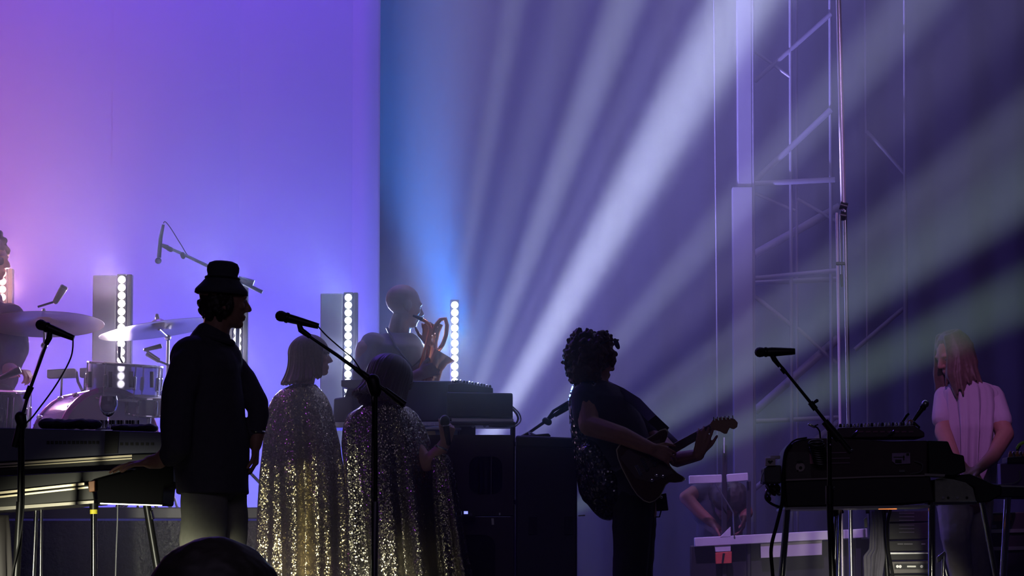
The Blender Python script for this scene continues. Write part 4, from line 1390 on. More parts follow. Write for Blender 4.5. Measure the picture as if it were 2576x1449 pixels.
MB().prism([(240, 1206), (330, 1186), (345, 1178), (436, 1170), (436, 1216), (413, 1222), (408, 1269), (246, 1264)], kb + .02, kb + .5).build('end_block', mat('shaded_black', (.005, .005, .006), .95, spec=.1), k2, bevel=.008)  # black block, its colour deepened with the shade of facing away from light
MB().prism([(252, 1265), (408, 1270), (407, 1273), (252, 1268)], kb, kb + .02).build('edge_strip', STEEL, k2)
YEL = mat('yellow_tape', (0.85, 0.75, 0.05), .6)
for x0, x1, d, w_, m_ in ((236, 236, kb + .05, 17, CHROME), (92, 84, kb + .45, 12, CHROME), (104, 102, kb + .4, 9, CHROME), (368, 398, kb + .45, 20, BMETAL)):
    fpy = floor_py(d)
    t_ = (fpy - 1268) / (1449 - 1268)
    MB().tube([P(x0, 1262, d), P(x0 + (x1 - x0) * t_, fpy - 6, d)], M(w_, d) / 2, 16).build('leg', m_, k2)
MB().tube([P(236, 1262, kb + .05), P(236, 1282, kb + .05)], M(23, kb) / 2, 16).build('leg_socket', BMETAL, k2)
MB().tube([P(236, 1281, kb + .05), P(236, 1293, kb + .05)], M(19.5, kb) / 2, 16).build('tape_band', YEL, k2)
MB().tube([P(381, 1284, kb + .42), P(386, 1306, kb + .42)], .006, 8).build('leg_bolt', CHROME, k2)
for x in (200, 250, 345, 400):
    pass
w1 = wire([P(296, 1270, kb + .2), P(295, 1320, kb + .2), P(292, 1400, kb + .2), P(290, 1500, kb + .2), P(290, floor_py(kb + .2) - 3, kb + .2)], .003).build('hanging_lead', GREY)
tag(w1, 'thin grey lead hanging below the electric piano end block', 'cable')
# dark cloth folded around the stand, lower left corner
vs_ = thing('keyboard_stand_cover', 'dark draped cover hanging beneath the keyboards at the picture edge', 'cover', P(10, 1400, kb + .3))
f = Fig(kb + .3)
cape(f, [(1296, -120, 22), (1350, -122, 26), (1449, -124, 30), (floor_py(f.D) - 8, -130, 36)], (.05, .07, .09), 8, .02, 3, 'cloth', mat('dark_cover', (0.09, 0.08, 0.085), .6), vs_)
# things lying on the stage piano
def slipper(px0, px1, ytop, ybot, d, label, seed):
    m_ = MB()
    rnd = random.Random(seed)
    n_ = 5
    for i in range(n_):
        t_ = i / (n_ - 1)
        x = px0 + (px1 - px0) * (.12 + .76 * t_)
        h = (ybot - ytop) / 2
        a = P(x, ybot - h, d)
        m_.ell(a + Vector((0, rnd.uniform(-.02, .02), 0)), (M((px1 - px0) / n_ * .95, d), .09 + rnd.uniform(-.015, .015), M(h * rnd.uniform(.8, 1.0), d)))
    zb = P(0, ybot, d).z
    o_ = remesh(m_, 'folded_cloth', mat('charcoal_cloth', (0.045, 0.045, 0.055), .95, noise=.2, nscale=40), None, .007, 2, disp=(.012, .04))
    tag(o_, label, 'cloth')


slipper(108, 246, 1052, 1082, kd + .17, 'long folded charcoal cloth lying on the stage piano left of the wine glass', 1)
slipper(285, 392, 1066, 1088, kd + .17, 'small folded charcoal cloth on the stage piano right of the wine glass', 2)
GLASS = mat('clear_glass', (0.95, 0.97, 1.0), 0.02, trans=1.0)
gl = thing('wine_glass', 'empty stemmed wine glass standing on the stage piano', 'glass', P(272, 1082, kd + .16))
u = (kd + .16) / F
gb_ = P(272, 1082, kd + .16)
MB().lathe([(18 * u, 0), (18 * u, .0015), (6 * u, .004), (2.6 * u, 9 * u), (2.4 * u, 26 * u), (4 * u, 33 * u)], gb_, n=28).build('stem', GLASS, gl)
MB().lathe([(4 * u, 33 * u), (12 * u, 39 * u), (20 * u, 51 * u), (23.5 * u, 64 * u), (23 * u, 76 * u), (20.5 * u, 86 * u), (19.9 * u, 86 * u), (22.3 * u, 76 * u), (22.8 * u, 64 * u), (19.4 * u, 51.6 * u), (11.5 * u, 40 * u), (1.0 * u, 36 * u)], gb_, n=32).build('bowl', GLASS, gl)
# ---------------------------------------------------------------- drum kit
ACR = mat('clear_acrylic', (0.80, 0.80, 0.95), 0.06, trans=0.75)
HEADM = mat('drum_head', (0.62, 0.58, 0.68), 0.4, trans=0.4)
HOOP = mat('lilac_hoop', (0.62, 0.10, 0.60), 0.25, 0.4)
CYM = mat('cymbal_bronze', (0.50, 0.46, 0.34), 0.36, 1.0)
dD = 17.7


def drum(name, label, c, axis, r, h, m=ACR, lugs=8, legs=None, hoop=CHROME, group=None):
    t = thing(name, label, 'drum', (c.x, c.y, c.z), group)
    ax = Vector(axis).normalized()
    x, y = frame_of(ax)
    MB().lathe([(r, -h / 2), (r, h / 2), (r - .006, h / 2), (r - .006, -h / 2), (r, -h / 2)][:4], c, ax, 40).build('shell', m, t)
    for s_ in (-1, 1):
        MB().lathe([(r - .002, 0), (r - .002, .003)], c + ax * (s_ * h / 2), ax * s_, 40).build('drum_head', HEADM, t)
        MB().torus(c + ax * s_ * (h / 2 - .004), ax, r + .006, .008, 40, 8).build('hoop', hoop, t)
    for k in range(lugs):
        a = 2 * math.pi * (k + .5) / lugs
        v = x * math.cos(a) + y * math.sin(a)
        MB().tube([c + v * (r + .012) - ax * (h / 2), c + v * (r + .012) + ax * (h / 2)], .004, 6).build('tension_rod', CHROME, t)
        MB().cap(c + v * (r + .008) - ax * .03, c + v * (r + .008) + ax * .03, .011, .011, 8).build('lug', CHROME, t)
    return t


bc = P(238, 1118, dD)
bax = Vector((.5, -.86, .03))
bd = drum('bass_drum', 'large clear bass drum with lilac hoops lying behind the stage piano', bc, bax, .285, .40, mat('violet_acrylic', (0.55, 0.30, 0.75), .12, trans=.55), 8, hoop=HOOP)
MB().torus(bc + bax.normalized() * .198, bax, .285, .016, 44, 8).build('front_hoop', HOOP, bd)
sx_, sy_ = frame_of(bax)
for s_ in (-1, 1):
    MB().tube([bc + Vector((s_ * .24, -.05, -.12)), Vector((bc.x + s_ * .36, bc.y - .16, rz0 + .01))], .010, 10).build('spur', CHROME, bd)
for x, y in ((152, 1003), (178, 1045), (220, 995), (100, 1050)):
    MB().ell(P(x, y, dD - .12), (.018, .018, .014), None, 12, 8).build('claw', CHROME, bd)
# rack tom, floor tom, snare
tm = drum('rack_tom', 'clear acrylic rack tom mounted above the bass drum', P(312, 962, dD - .05), (.07, -.05, 1), .20, .20, ACR, 8)
for k in range(4):
    MB().tube([P(226 + 52 * k, 935, dD - .26), P(226 + 52 * k, 975, dD - .26)], .011, 10).build('lug_post', BMETAL, tm)
MB().tube([P(260, 985, dD), P(236, 1010, dD)], .012, 8).build('mount_arm', CHROME, tm)
sn = drum('snare_drum', 'snare drum glinting at the hat wearer side of the kit', P(376, 1022, dD - .1), (.05, -.12, 1), .12, .10, STEEL, 8)
MB().tube([P(376, 1040, dD - .1), (P(376, 0, dD).x, dD - .1, rz0 + .1)], .013).build('stand_post', CHROME, sn)
for a in range(3):
    MB().tube([(P(376, 0, dD).x, dD - .1, rz0 + .13), (P(376, 0, dD).x + .17 * math.cos(a * 2.09 + .5), dD - .1 + .17 * math.sin(a * 2.09 + .5), rz0 + .01)], .008).build('stand_leg', CHROME, sn)
ft = drum('floor_tom', 'floor tom with pale rim at the left edge below the drummer', P(-20, 1040, dD - .25), (.03, -.08, 1), .20, .24, ACR, 8)
for x in (-66, 18, 32):
    MB().tube([P(x, 1000, dD - .42), (P(x, 0, dD - .42).x, dD - .42, rz0 + .01)], .008).build('leg', CHROME, ft)


def cymbal(name, label, c, axis, r, base_x, m=CYM, boom=None, group='cymbals on stands', by=.1):
    t = thing(name, label, 'cymbal', (base_x, dD + by, rz0), group)
    ax = Vector(axis).normalized()
    MB().lathe([(.004, .028), (.020, .026), (.036, .016), (.046, .004), (r * .6, -.012), (r, -.030), (r, -.0315), (r * .6, -.0145), (.045, .001), (.02, .02), (.004, .024)], c, ax, 56).build('cymbal_plate', m, t, angle=70)
    MB().cap(c + ax * .03, c + ax * .05, .013, .010).build('wing_nut', CHROME, t)
    b = Vector((base_x, dD + by, rz0))
    top = c - ax * .03
    if boom:
        e = P(*boom, dD + by)
        MB().tube([top, e], .007, 10).build('boom_arm', STEEL, t)
        top = e
        MB().cap(e + Vector((0, -.02, 0)), e + Vector((0, .02, 0)), .018, .018).build('tilter', CHROME, t)
    MB().tube([top, Vector((b.x, b.y, rz0 + .5)), Vector((b.x, b.y, rz0 + .06))], [.008, .011, .012], 12).build('stand_tube', STEEL, t)
    MB().cap(Vector((b.x, b.y, rz0 + .46)), Vector((b.x, b.y, rz0 + .5)), .018, .018).build('collar', CHROME, t)
    for a in range(3):
        an = a * 2.09 + .9
        MB().tube([Vector((b.x, b.y, rz0 + .22)), Vector((b.x + .24 * math.cos(an), b.y + .24 * math.sin(an), rz0 + .01))], .008).build('leg', STEEL, t)
    return t


cymbal('crash_cymbal', 'huge crash cymbal seen from below in front of the drummer', P(110, 802, dD - .35), (-.02, .145, 1), .325, P(115, 0, dD).x - .04, boom=(112, 870), by=-.42)
cymbal('ride_cymbal', 'tilted ride cymbal between the light bar and the person in the hat', P(398, 815, dD - .1), (-.15, .05, 1), .33, P(424, 0, dD).x, boom=(423, 850))
# drum microphones
def clip_mic(label, a, b, r0, r1, d, foot, name='drum_microphone', m=BMETAL):
    t = thing(name, label, 'microphone', P(*foot, d), 'microphones around the drum kit')
    pa, pb = P(*a, d), P(*b, d)
    MB().cap(pa, pb, r0, r1, 14).build('mic_body', m, t)
    v = (pa - pb).normalized()
    MB().lathe([(r0 * 1.02, 0), (r0 * 1.04, .01), (r0 * .8, .016)], pa + v * r0 * .3, v, 16).build('mic_cap', BLACK, t)
    MB().tube([pb, P(*foot, d)], .006, 8).build('mic_arm', BMETAL, t)
    return t


clip_mic('pale drum microphone tilted above the huge crash cymbal', (158, 728), (140, 758), .022, .016, dD - .1, (95, 772))
clip_mic('small drum microphone on a short arm left of the hat wearer', (398, 872), (365, 880), .013, .010, dD + .02, (402, 905))
clip_mic('slim drum microphone pointing down at the rack tom', (376, 894), (398, 908), .013, .010, dD + .05, (428, 920))
clip_mic('dark microphone with pale collar at the floor tom', (42, 934), (4, 950), .020, .014, dD - .4, (-20, 960))
clip_mic('short microphone fixed at the light bar side of the rack tom', (300, 880), (300, 898), .010, .008, dD - .1, (312, 920))
MBs = thing('chime_rack', 'low row of dark percussion blocks on short posts by the drum kit', 'percussion', P(130, 1000, dD + .25))
for x0, x1, y0, y1 in ((118, 190, 926, 950), (200, 262, 922, 948)):
    MB().prism([(x0, y0 + 4), (x1 - 4, y0), (x1, y0 + 4), (x1, y1 - 2), (x1 - 3, y1), (x0 + 3, y1 + 2), (x0, y1)], dD + .25, dD + .31).build('block', mat('grey_block', (0.07, 0.07, 0.08), .5), MBs, bevel=.006)
for x in (156, 214):
    MB().tube([P(x, 945, dD + .28), (P(x, 0, dD + .28).x, dD + .28, rz0 + .003)], .006, 8).build('post', BMETAL, MBs)
MB().tube([P(192, 935, dD + .28), P(196, 960, dD + .28), P(208, 985, dD + .2)], .008, 8).build('bracket', BMETAL, MBs)
# overhead microphone on a boom
oh = thing('overhead_microphone_stand', 'long boom with pencil microphone hanging over the drums', 'microphone stand', (P(664, 0, dD + .4).x, dD + .4, rz0))
d_ = dD + .4
MB().tube([P(411, 565, d_), P(404, 600, d_), P(400, 648, d_)], [.008, .011, .012], 12).build('mic_body', mat('grey_mic', (0.10, 0.14, 0.17), .5), oh)
MB().ell(P(398, 656, d_), (.019, .019, .018), None, 14, 10).build('mic_head', MATS['grey_mic'], oh)
MB().cap(P(408, 617, d_), P(420, 622, d_), .010, .014).build('mic_clip', BLACK, oh)
MB().tube([P(412, 618, d_), P(455, 637, d_), P(520, 668, d_), P(660, 735, d_)], [.008, .009, .010, .011], 10).build('boom', MATS['grey_mic'], oh)
MB().cap(P(424, 625, d_), P(430, 628, d_), .014, .014).build('knob', BLACK, oh)
MB().cap(P(459, 640, d_), P(461, 646, d_), .014, .013).build('knob', BLACK, oh)
wire([P(411, 562, d_), P(416, 558, d_), P(430, 575, d_), P(455, 615, d_), P(478, 648, d_), P(520, 668, d_ - .02)], .003).build('cable', BLACK, oh)
MB().tube([P(600, 700, d_), P(638, 713, d_)], [.014, .020], 12).build('counterweight', MATS['grey_mic'], oh)
MB().tube([P(600, 705, d_), (P(600, 0, d_).x, d_, rz0 + .05)], .012, 12).build('pole', BMETAL, oh)
for a in range(3):
    an = a * 2.09 + .4
    MB().tube([(P(600, 0, d_).x, d_, rz0 + .3), (P(600, 0, d_).x + .3 * math.cos(an), d_ + .3 * math.sin(an), rz0 + .011)], .009).build('leg', BMETAL, oh)

# small keyboard behind the wine glass
mk = thing('mini_keyboard', 'small keyboard with white keys tilted behind the wine glass', 'keyboard', P(294, 1084, kd + .3))
MB().prism([(240, 1076), (350, 1078), (350, 1085), (240, 1083)], kd + .27, kd + .34).build('case', WHITE, mk, bevel=.002)
for k in range(15):
    x = 241 + k * 7.2
    MB().prism([(x, 1057), (x + 6.6, 1057.2), (x + 6.6, 1076), (x, 1075.8)], kd + .30, kd + .31).build('white_key', mat('ivory', (.75, .74, .72), .3), mk)
    if k % 7 not in (2, 6):
        MB().prism([(x + 4.6, 1057), (x + 8.6, 1057), (x + 8.6, 1067), (x + 4.6, 1067)], kd + .292, kd + .30).build('black_key', BLACK, mk)
# ---------------------------------------------------------------- the saxophonist's desk
DESKM = mat('blue_black_case', (0.06, 0.07, 0.10), .55, noise=.2, nscale=15)
dd = 17.55
ks = thing('keyboard_desk', 'blue black keyboard desk in front of the saxophone player', 'keyboard', (P(1020, 0, dd).x, dd + .2, pz))
MB().prism([(880, 958), (1165, 958), (1165, 1060), (868, 1066), (866, 1000)], dd, dd + .16).build('back_panel', DESKM, ks, bevel=.008)
MB().prism([(858, 956), (924, 952), (926, 974), (882, 978), (858, 972)], dd - .02, dd + .2).build('end_cheek', mat('grey_cheek', (0.14, 0.13, 0.14), .6), ks, bevel=.005)
MB().prism([(840, 1002), (884, 996), (892, 1060), (838, 1064)], dd - .03, dd + .2).build('end_block', MATS['grey_cheek'], ks, bevel=.01)
MB().prism([(836, 1062), (1165, 1060), (1165, 1072), (836, 1076)], dd - .05, dd + .34).build('key_bed', STEEL, ks, bevel=.003)
IVORY = mat('ivory_keys', (0.85, 0.85, 0.82), .3)
for k in range(12):
    x = 1046 + k * 9.6
    MB().prism([(x, 1063), (x + 8.8, 1063), (x + 8.8, 1070), (x, 1070)], dd - .20, dd - .05).build('white_key', IVORY, ks)
MB().prism([(1040, 1074), (1160, 1076), (1160, 1081), (1040, 1079)], dd - .22, dd + .1).build('front_rail', mat('pale_rail', (0.8, 0.82, 0.85), .25, .3), ks)
MB().prism([(1040, 1082), (1150, 1082), (1150, 1112), (1040, 1114)], dd - .15, dd + .1).build('lower_panel', mat('blue_panel', (0.25, 0.32, 0.45), .5), ks)
MB().prism([(1074, 1084), (1094, 1084), (1096, 1090), (1094, 1104), (1076, 1104)], dd - .156, dd - .15).build('sticker', mat('cream_sticker', (0.75, 0.68, 0.35), .6), ks)
for x in (880, 1150):
    for o in (0.0, .28):
        b = P(x, 1080, dd + o)
        MB().tube([b, (b.x, b.y, pz if dd + o > 17.75 else 0.001)], .016).build('leg', BMETAL, ks)
bx = thing('road_case', 'plain black case standing on the desk end near the mixer', 'case', (P(1210, 0, dd).x, dd, P(0, 1052, 17.4).z))
MB().prism([(1124, 986), (1290, 989), (1290, 1051), (1124, 1049)], 17.3, 17.62).build('case_body', mat('case_black', (0.022, 0.022, 0.028), .5, noise=.3), bx, bevel=.008)
MB().prism([(1136, 1052), (1292, 1054), (1292, 1060), (1136, 1060)], 17.28, 17.66).build('base_rail', STEEL, bx)
sh_ = thing('side_shelf', 'low metal shelf with cables carrying the black case', 'shelf', (P(1210, 0, 17.4).x, 17.45, 0))
MB().prism([(1128, 1061), (1296, 1061), (1296, 1070), (1128, 1070)], 17.25, 17.68).build('shelf_board', BLACK, sh_, bevel=.003)
for x in (1185, 1215):
    MB().prism([(x, 1070), (x + 10, 1070), (x + 6, 1076), (x + 2, 1076)], 17.24, 17.27).build('cable_clip', CHROME, sh_)
MB().prism([(1156, 1070), (1196, 1070), (1196, floor_py(17.5)), (1156, floor_py(17.5))], 17.4, 17.5).build('post', BLACK, sh_, bevel=.004)
MB().tube([P(1290, 1070, 17.5), (P(1290, 0, 17.5).x, 17.5, .001)], .014).build('leg', BMETAL, sh_)
tag(wire([P(1290, 1030, 17.4), P(1300, 1042, 17.36), P(1303, 1055, 17.36), P(1296, 1066, 17.34), P(1270, 1072, 17.26), P(1230, 1071, 17.24)], .006).build('patch_cable', BLACK), 'thick black cable looping off the end of the black case', 'cable')
tag(wire([P(1288, 1022, 17.4), P(1306, 1040, 17.36), P(1310, 1058, 17.35), P(1300, 1070, 17.3), P(1292, 1073, 17.3)], .004).build('patch_cable', GREY), 'thin grey cable looping beside the thick black one', 'cable')
mx = thing('small_mixer', 'small mixer with chrome knobs on top of the desk panel', 'mixer', P(1190, 986, 17.45))
MB().prism([(1128, 966), (1160, 962), (1240, 976), (1240, 988), (1128, 986)], 17.38, 17.56).build('mixer_body', BLACK, mx, bevel=.004)
random.seed(2)
for k in range(14):
    x = 1138 + k * 7.3
    y = 964 + max(0, (x - 1160)) * .17
    MB().lathe([(.006, 0), (.0075, .004), (.006, .016), (.003, .018)], P(x, y, 17.40 + .05 * (k % 3)), (random.uniform(-.2, .2), -.2, 1), 10).build('knob', CHROME if k % 3 == 0 else BLACK, mx)

# ---------------------------------------------------------------- speaker cabinets
CAB = mat('cabinet_brown', (0.07, 0.05, 0.055), .7, noise=.25, nscale=12)
cd_ = 16.7


def rrect(x0, y0, x1, y1, r, n=5):
    out = []
    for cx, cy, a0 in ((x1 - r, y0 + r, -90), (x1 - r, y1 - r, 0), (x0 + r, y1 - r, 90), (x0 + r, y0 + r, 180)):
        for k in range(n + 1):
            a = math.radians(a0 + 90 * k / n)
            out.append((cx + r * math.cos(a), cy + r * math.sin(a)))
    return out


def holed_panel(outer, inner, d0, d1, name, m, parent):
    """A board with a real opening cut through it."""
    n = len(inner)
    ox0, oy0, ox1, oy1 = outer
    cx, cy = sum(p[0] for p in inner) / n, sum(p[1] for p in inner) / n
    ring = []
    for x, y in inner:
        vx, vy = x - cx, y - cy
        k = min(((ox1 - cx) / vx if vx > 1e-6 else (ox0 - cx) / vx if vx < -1e-6 else 9e9), ((oy1 - cy) / vy if vy > 1e-6 else (oy0 - cy) / vy if vy < -1e-6 else 9e9))
        ring.append((cx + vx * k, cy + vy * k))
    # square the corners of the outer ring
    for c in ((ox0, oy0), (ox1, oy0), (ox1, oy1), (ox0, oy1)):
        j = min(range(n), key=lambda i: (ring[i][0] - c[0]) ** 2 + (ring[i][1] - c[1]) ** 2)
        ring[j] = c
    vs = [P(x, y, d0) for x, y in ring] + [P(x, y, d0) for x, y in inner]
    vs += [v + Vector((0, d1 - d0, 0)) for v in vs]
    fs = []
    for i in range(n):
        j = (i + 1) % n
        fs += [(i, j, n + j, n + i), (2 * n + i, 3 * n + i, 3 * n + j, 2 * n + j), (n + i, n + j, 3 * n + j, 3 * n + i), (i, 2 * n + i, 2 * n + j, j)]
    return MB().add(vs, fs).build(name, m, parent, angle=30)


sp1 = thing('speaker_cabinet', 'dark wooden speaker cabinet with a rounded window in its front', 'speaker', (P(1210, 0, cd_).x, cd_ + .25, P(0, 1296, cd_).z))
holed_panel((1064, 1094, 1292, 1296), rrect(1180, 1148, 1264, 1244, 26), cd_, cd_ + .02, 'front_panel', CAB, sp1)
MB().prism([(1064, 1094), (1292, 1094), (1292, 1100), (1064, 1100)], cd_ + .02, cd_ + .5).build('top_board', CAB, sp1)
MB().prism([(1064, 1290), (1292, 1290), (1292, 1296), (1064, 1296)], cd_ + .02, cd_ + .5).build('bottom_board', CAB, sp1)
for x in (1064, 1286):
    MB().prism([(x, 1094), (x + 6, 1094), (x + 6, 1296), (x, 1296)], cd_ + .02, cd_ + .5).build('side_board', CAB, sp1)
MB().prism([(1064, 1094), (1292, 1094), (1292, 1296), (1064, 1296)], cd_ + .5, cd_ + .52).build('back_board', BLACK, sp1)
MB().tube([P(1222, 1110, cd_ + .2), P(1222, 1285, cd_ + .2)], .035, 20).build('rotor_tube', BMETAL, sp1)
MB().tube([P(1236, 1140, cd_ + .16), P(1236, 1250, cd_ + .16)], .006, 10).build('rotor_rod', CHROME, sp1)
for y in (1122, 1268):
    MB().lathe([(.16, 0), (.16, .02), (.05, .03)], P(1222, y, cd_ + .25), (0, 0, 1), 24).build('rotor_disc', BLACK, sp1)
sp2 = thing('speaker_cabinet', 'lower speaker cabinet beneath the one with the rounded window', 'speaker', (P(1210, 0, cd_).x, cd_ + .25, 0))
holed_panel((1064, 1300, 1292, floor_py(cd_)), rrect(1110, 1345, 1246, 1560, 30), cd_, cd_ + .02, 'front_panel', CAB, sp2)
MB().prism([(1064, 1300), (1292, 1300), (1292, floor_py(cd_)), (1064, floor_py(cd_))], cd_ + .1, cd_ + .5).build('cabinet_body', CAB, sp2, bevel=.01)
MB().prism([(1100, 1335), (1256, 1335), (1256, 1570), (1100, 1570)], cd_ + .03, cd_ + .05).build('grille_cloth', mat('grille_cloth', (0.02, 0.02, 0.022), .95, noise=.3, nscale=120), sp2)
MB().prism([(1236, 1304), (1242, 1304), (1243, 1320), (1237, 1320)], cd_ - .012, cd_).build('latch', STEEL, sp2)
MB().prism([(1255, 1290), (1259, 1290), (1259, 1296), (1255, 1296)], cd_ - .01, cd_).build('latch', STEEL, sp2)
ld = thing('power_strip', 'slim power unit with a blue indicator beside the caped singer', 'power unit', P(1172, 1300, cd_ - .1))
MB().prism([(1162, 1284), (1196, 1284), (1196, 1300), (1162, 1300)], cd_ - .14, cd_ - .01).build('unit_body', BLACK, ld, bevel=.003)
MB().prism([(1167, 1286), (1177, 1286), (1177, 1293), (1167, 1293)], cd_ - .143, cd_ - .14).build('blue_indicator', mat('blue_led', (0.1, 0.1, 0.2), .4, emit=(0.25, 0.28, 1.0), estr=1.6), ld)
MB().prism([(1180, 1291), (1188, 1291), (1188, 1297), (1180, 1297)], cd_ - .143, cd_ - .14).build('switch', CHROME, ld)
rl = thing('red_indicator_box', 'tiny effects box with a glowing red light under the raised hand', 'effects box', P(1130, 1180, cd_ - .13))
MB().prism([(1120, 1158), (1142, 1158), (1142, 1180), (1120, 1180)], cd_ - .05, cd_ - .001).build('box_body', BLACK, rl, bevel=.003)
MB().ell(P(1131, 1168, cd_ - .05), (.0075, .006, .0075), None, 12, 8).build('red_light', mat('red_led', (0.2, 0.02, 0.02), .4, emit=(1.0, 0.10, 0.10), estr=2.0), rl)
fc = thing('flight_case', 'large black flight case between the speaker cabinet and the guitarist', 'case', (P(1380, 0, cd_).x, cd_ + .3, 0))
MB().prism([(1297, 1095), (1452, 1101), (1452, floor_py(cd_)), (1297, floor_py(cd_))], cd_ - .05, cd_ + .6).build('case_body', mat('flight_case_black', (0.03, 0.027, 0.04), .55, noise=.25), fc, bevel=.012)
MB().prism([(1300, 1120), (1450, 1124), (1450, 1128), (1300, 1124)], cd_ - .058, cd_ - .05).build('lid_seam', BMETAL, fc)
MB().prism([(1455, 1296), (1472, 1295), (1472, 1298), (1455, 1299)], cd_ - .058, cd_ - .05).build('label_strip', STEEL, fc)
MB().prism([(1300, 1097), (1380, 1090), (1386, 1096), (1378, 1108), (1330, 1108)], cd_ + .0, cd_ + .2).build('top_catch', BLACK, fc, bevel=.004)
for x in (1330, 1420):
    MB().prism([(x, 1300), (x + 22, 1300), (x + 22, 1345), (x, 1345)], cd_ - .06, cd_ - .05).build('handle_plate', BMETAL, fc, bevel=.002)
bs = thing('boom_stand', 'short boom stand with a forked arm behind the guitarist', 'microphone stand', P(1335, 1095, cd_ + .3))
q_ = cd_ + .35
MB().tube([P(1320, 1096, q_), P(1378, 1056, q_), P(1440, 1010, q_)], [.008, .009, .009], 10).build('arm', BMETAL, bs)
MB().tube([P(1375, 1058, q_), P(1392, 1034, q_), P(1425, 1014, q_), P(1446, 1002, q_)], .008, 10).build('arm', BMETAL, bs)
MB().cap(P(1372, 1058, q_), P(1380, 1062, q_), .018, .018).build('clutch', BLACK, bs)
MB().tube([P(1395, 1045, q_), P(1446, 1018, q_)], [.012, .010], 10).build('holder', BLACK, bs)
for x, y in ((1308, 1097), (1336, 1098), (1350, 1094)):
    MB().tube([P(1330, 1088, q_), P(x, y + 3, q_ - .08)], .007, 8).build('foot', BMETAL, bs)
# ---------------------------------------------------------------- organ and keyboards, front right
od = 15.2
ORG = mat('organ_maroon', (0.075, 0.04, 0.055), .55, noise=.2, nscale=18)
ORG2 = mat('organ_base', (0.035, 0.026, 0.034), .5, noise=.2)
og = thing('electric_organ', 'curved-back electric organ on chrome legs covered in stickers', 'organ', (P(2150, 0, od).x, od + .25, 0))
MB().prism([(1968, 1210), (1970, 1160), (1980, 1130), (1996, 1112), (2020, 1103), (2100, 1102), (2240, 1110), (2334, 1108), (2334, 1196), (2200, 1200)], od, od + .40).build('upper_case', ORG, og, bevel=.008)
MB().prism([(1968, 1211), (2200, 1201), (2340, 1197), (2352, 1262), (2200, 1274), (1972, 1276)], od - .01, od + .48).build('lower_case', ORG2, og, bevel=.008)
MB().prism([(1970, 1206), (2200, 1197), (2334, 1194), (2334, 1198), (2200, 1201), (1970, 1210)], od - .016, od - .01).build('trim_strip', mat('dull_trim', (0.35, 0.3, 0.3), .4, .7), og)
MB().prism([(1974, 1276), (2340, 1270), (2340, 1276), (1974, 1282)], od - .012, od + .46).build('base_rail', STEEL, og)
MB().prism([(1983, 1137), (2036, 1137), (2042, 1210), (1976, 1213), (1976, 1170)], od - .006, od).build('end_panel', mat('grey_brown_panel', (0.13, 0.11, 0.11), .6, noise=.2), og)
MB().prism([(2036, 1140), (2052, 1154), (2070, 1160), (2070, 1166), (2038, 1167)], od - .01, od).build('sticker', mat('pink_sticker', (0.62, 0.28, 0.36), .6), og)
c_ = P(2013, 1175, od - .008)
MB().lathe([(.0215, 0), (.0215, .003)], c_, (0, -1, 0), 20).build('round_sticker', mat('cream_round', (0.62, 0.52, 0.50), .6), og)
MB().prism([(2004, 1160), (2016, 1158), (2022, 1164), (2008, 1166)], od - .014, od - .012).build('sticker_mark', BLACK, og)
MB().lathe([(.008, 0), (.006, .002)], P(2014, 1177, od - .0115), (0, -1, 0), 12).build('sticker_mark', BLACK, og)
MB().lathe([(.004, 0), (.003, .002)], P(2007, 1184, od - .0115), (0, -1, 0), 8).build('sticker_mark', BLACK, og)
for y in (1138, 1152, 1164):
    MB().prism([(2092, y), (2138, y - 1), (2138, y + 1.5), (2092, y + 2.5)], od - .006, od).build('vent_slot', mat('lilac_line', (0.35, 0.22, 0.32), .5), og)
MB().prism([(2244, 1140), (2289, 1139), (2290, 1166), (2254, 1168), (2244, 1160)], od - .012, od).build('control_plate', mat('lilac_control', (0.48, 0.32, 0.62), .5, noise=.3, nscale=70), og)
for x0, y0, x1, y1 in ((2248, 1149, 2276, 1151), (2252, 1156, 2268, 1165), (2272, 1146, 2275, 1158), (2280, 1140, 2287, 1146)):
    MB().prism([(x0, y0), (x1, y0), (x1, y1), (x0, y1)], od - .015, od - .012).build('control_mark', BLACK, og)
MB().prism([(2262, 1182), (2276, 1182), (2276, 1188), (2262, 1188)], od - .01, od).build('socket', GREY, og)
wire([P(2300, 1160, od - .01), P(2320, 1168, od - .02), P(2316, 1186, od - .02), P(2290, 1192, od - .015)], .0025).build('lead', GREY, og)
# chrome legs
for x0, x1, dd_, w_ in ((1982, 1968, od + .05, 17), (2105, 2100, od + .42, 12), (2114, 2110, od + .36, 9), (2344, 2344, od + .05, 18), (2468, 2502, od + .3, 14)):
    fpy = floor_py(dd_)
    t_ = (fpy - 1275) / (1449 - 1275)
    MB().tube([P(x0, 1262 if x0 < 2400 else 1250, dd_), P(x0 + (x1 - x0) * t_, fpy - 6, dd_)], M(w_, dd_) / 2, 16).build('leg', CHROME, og)
MB().tube([P(2100, 1270, od + .4), P(2110, 1295, od + .4)], .028, 12).build('leg_socket', BLACK, og)
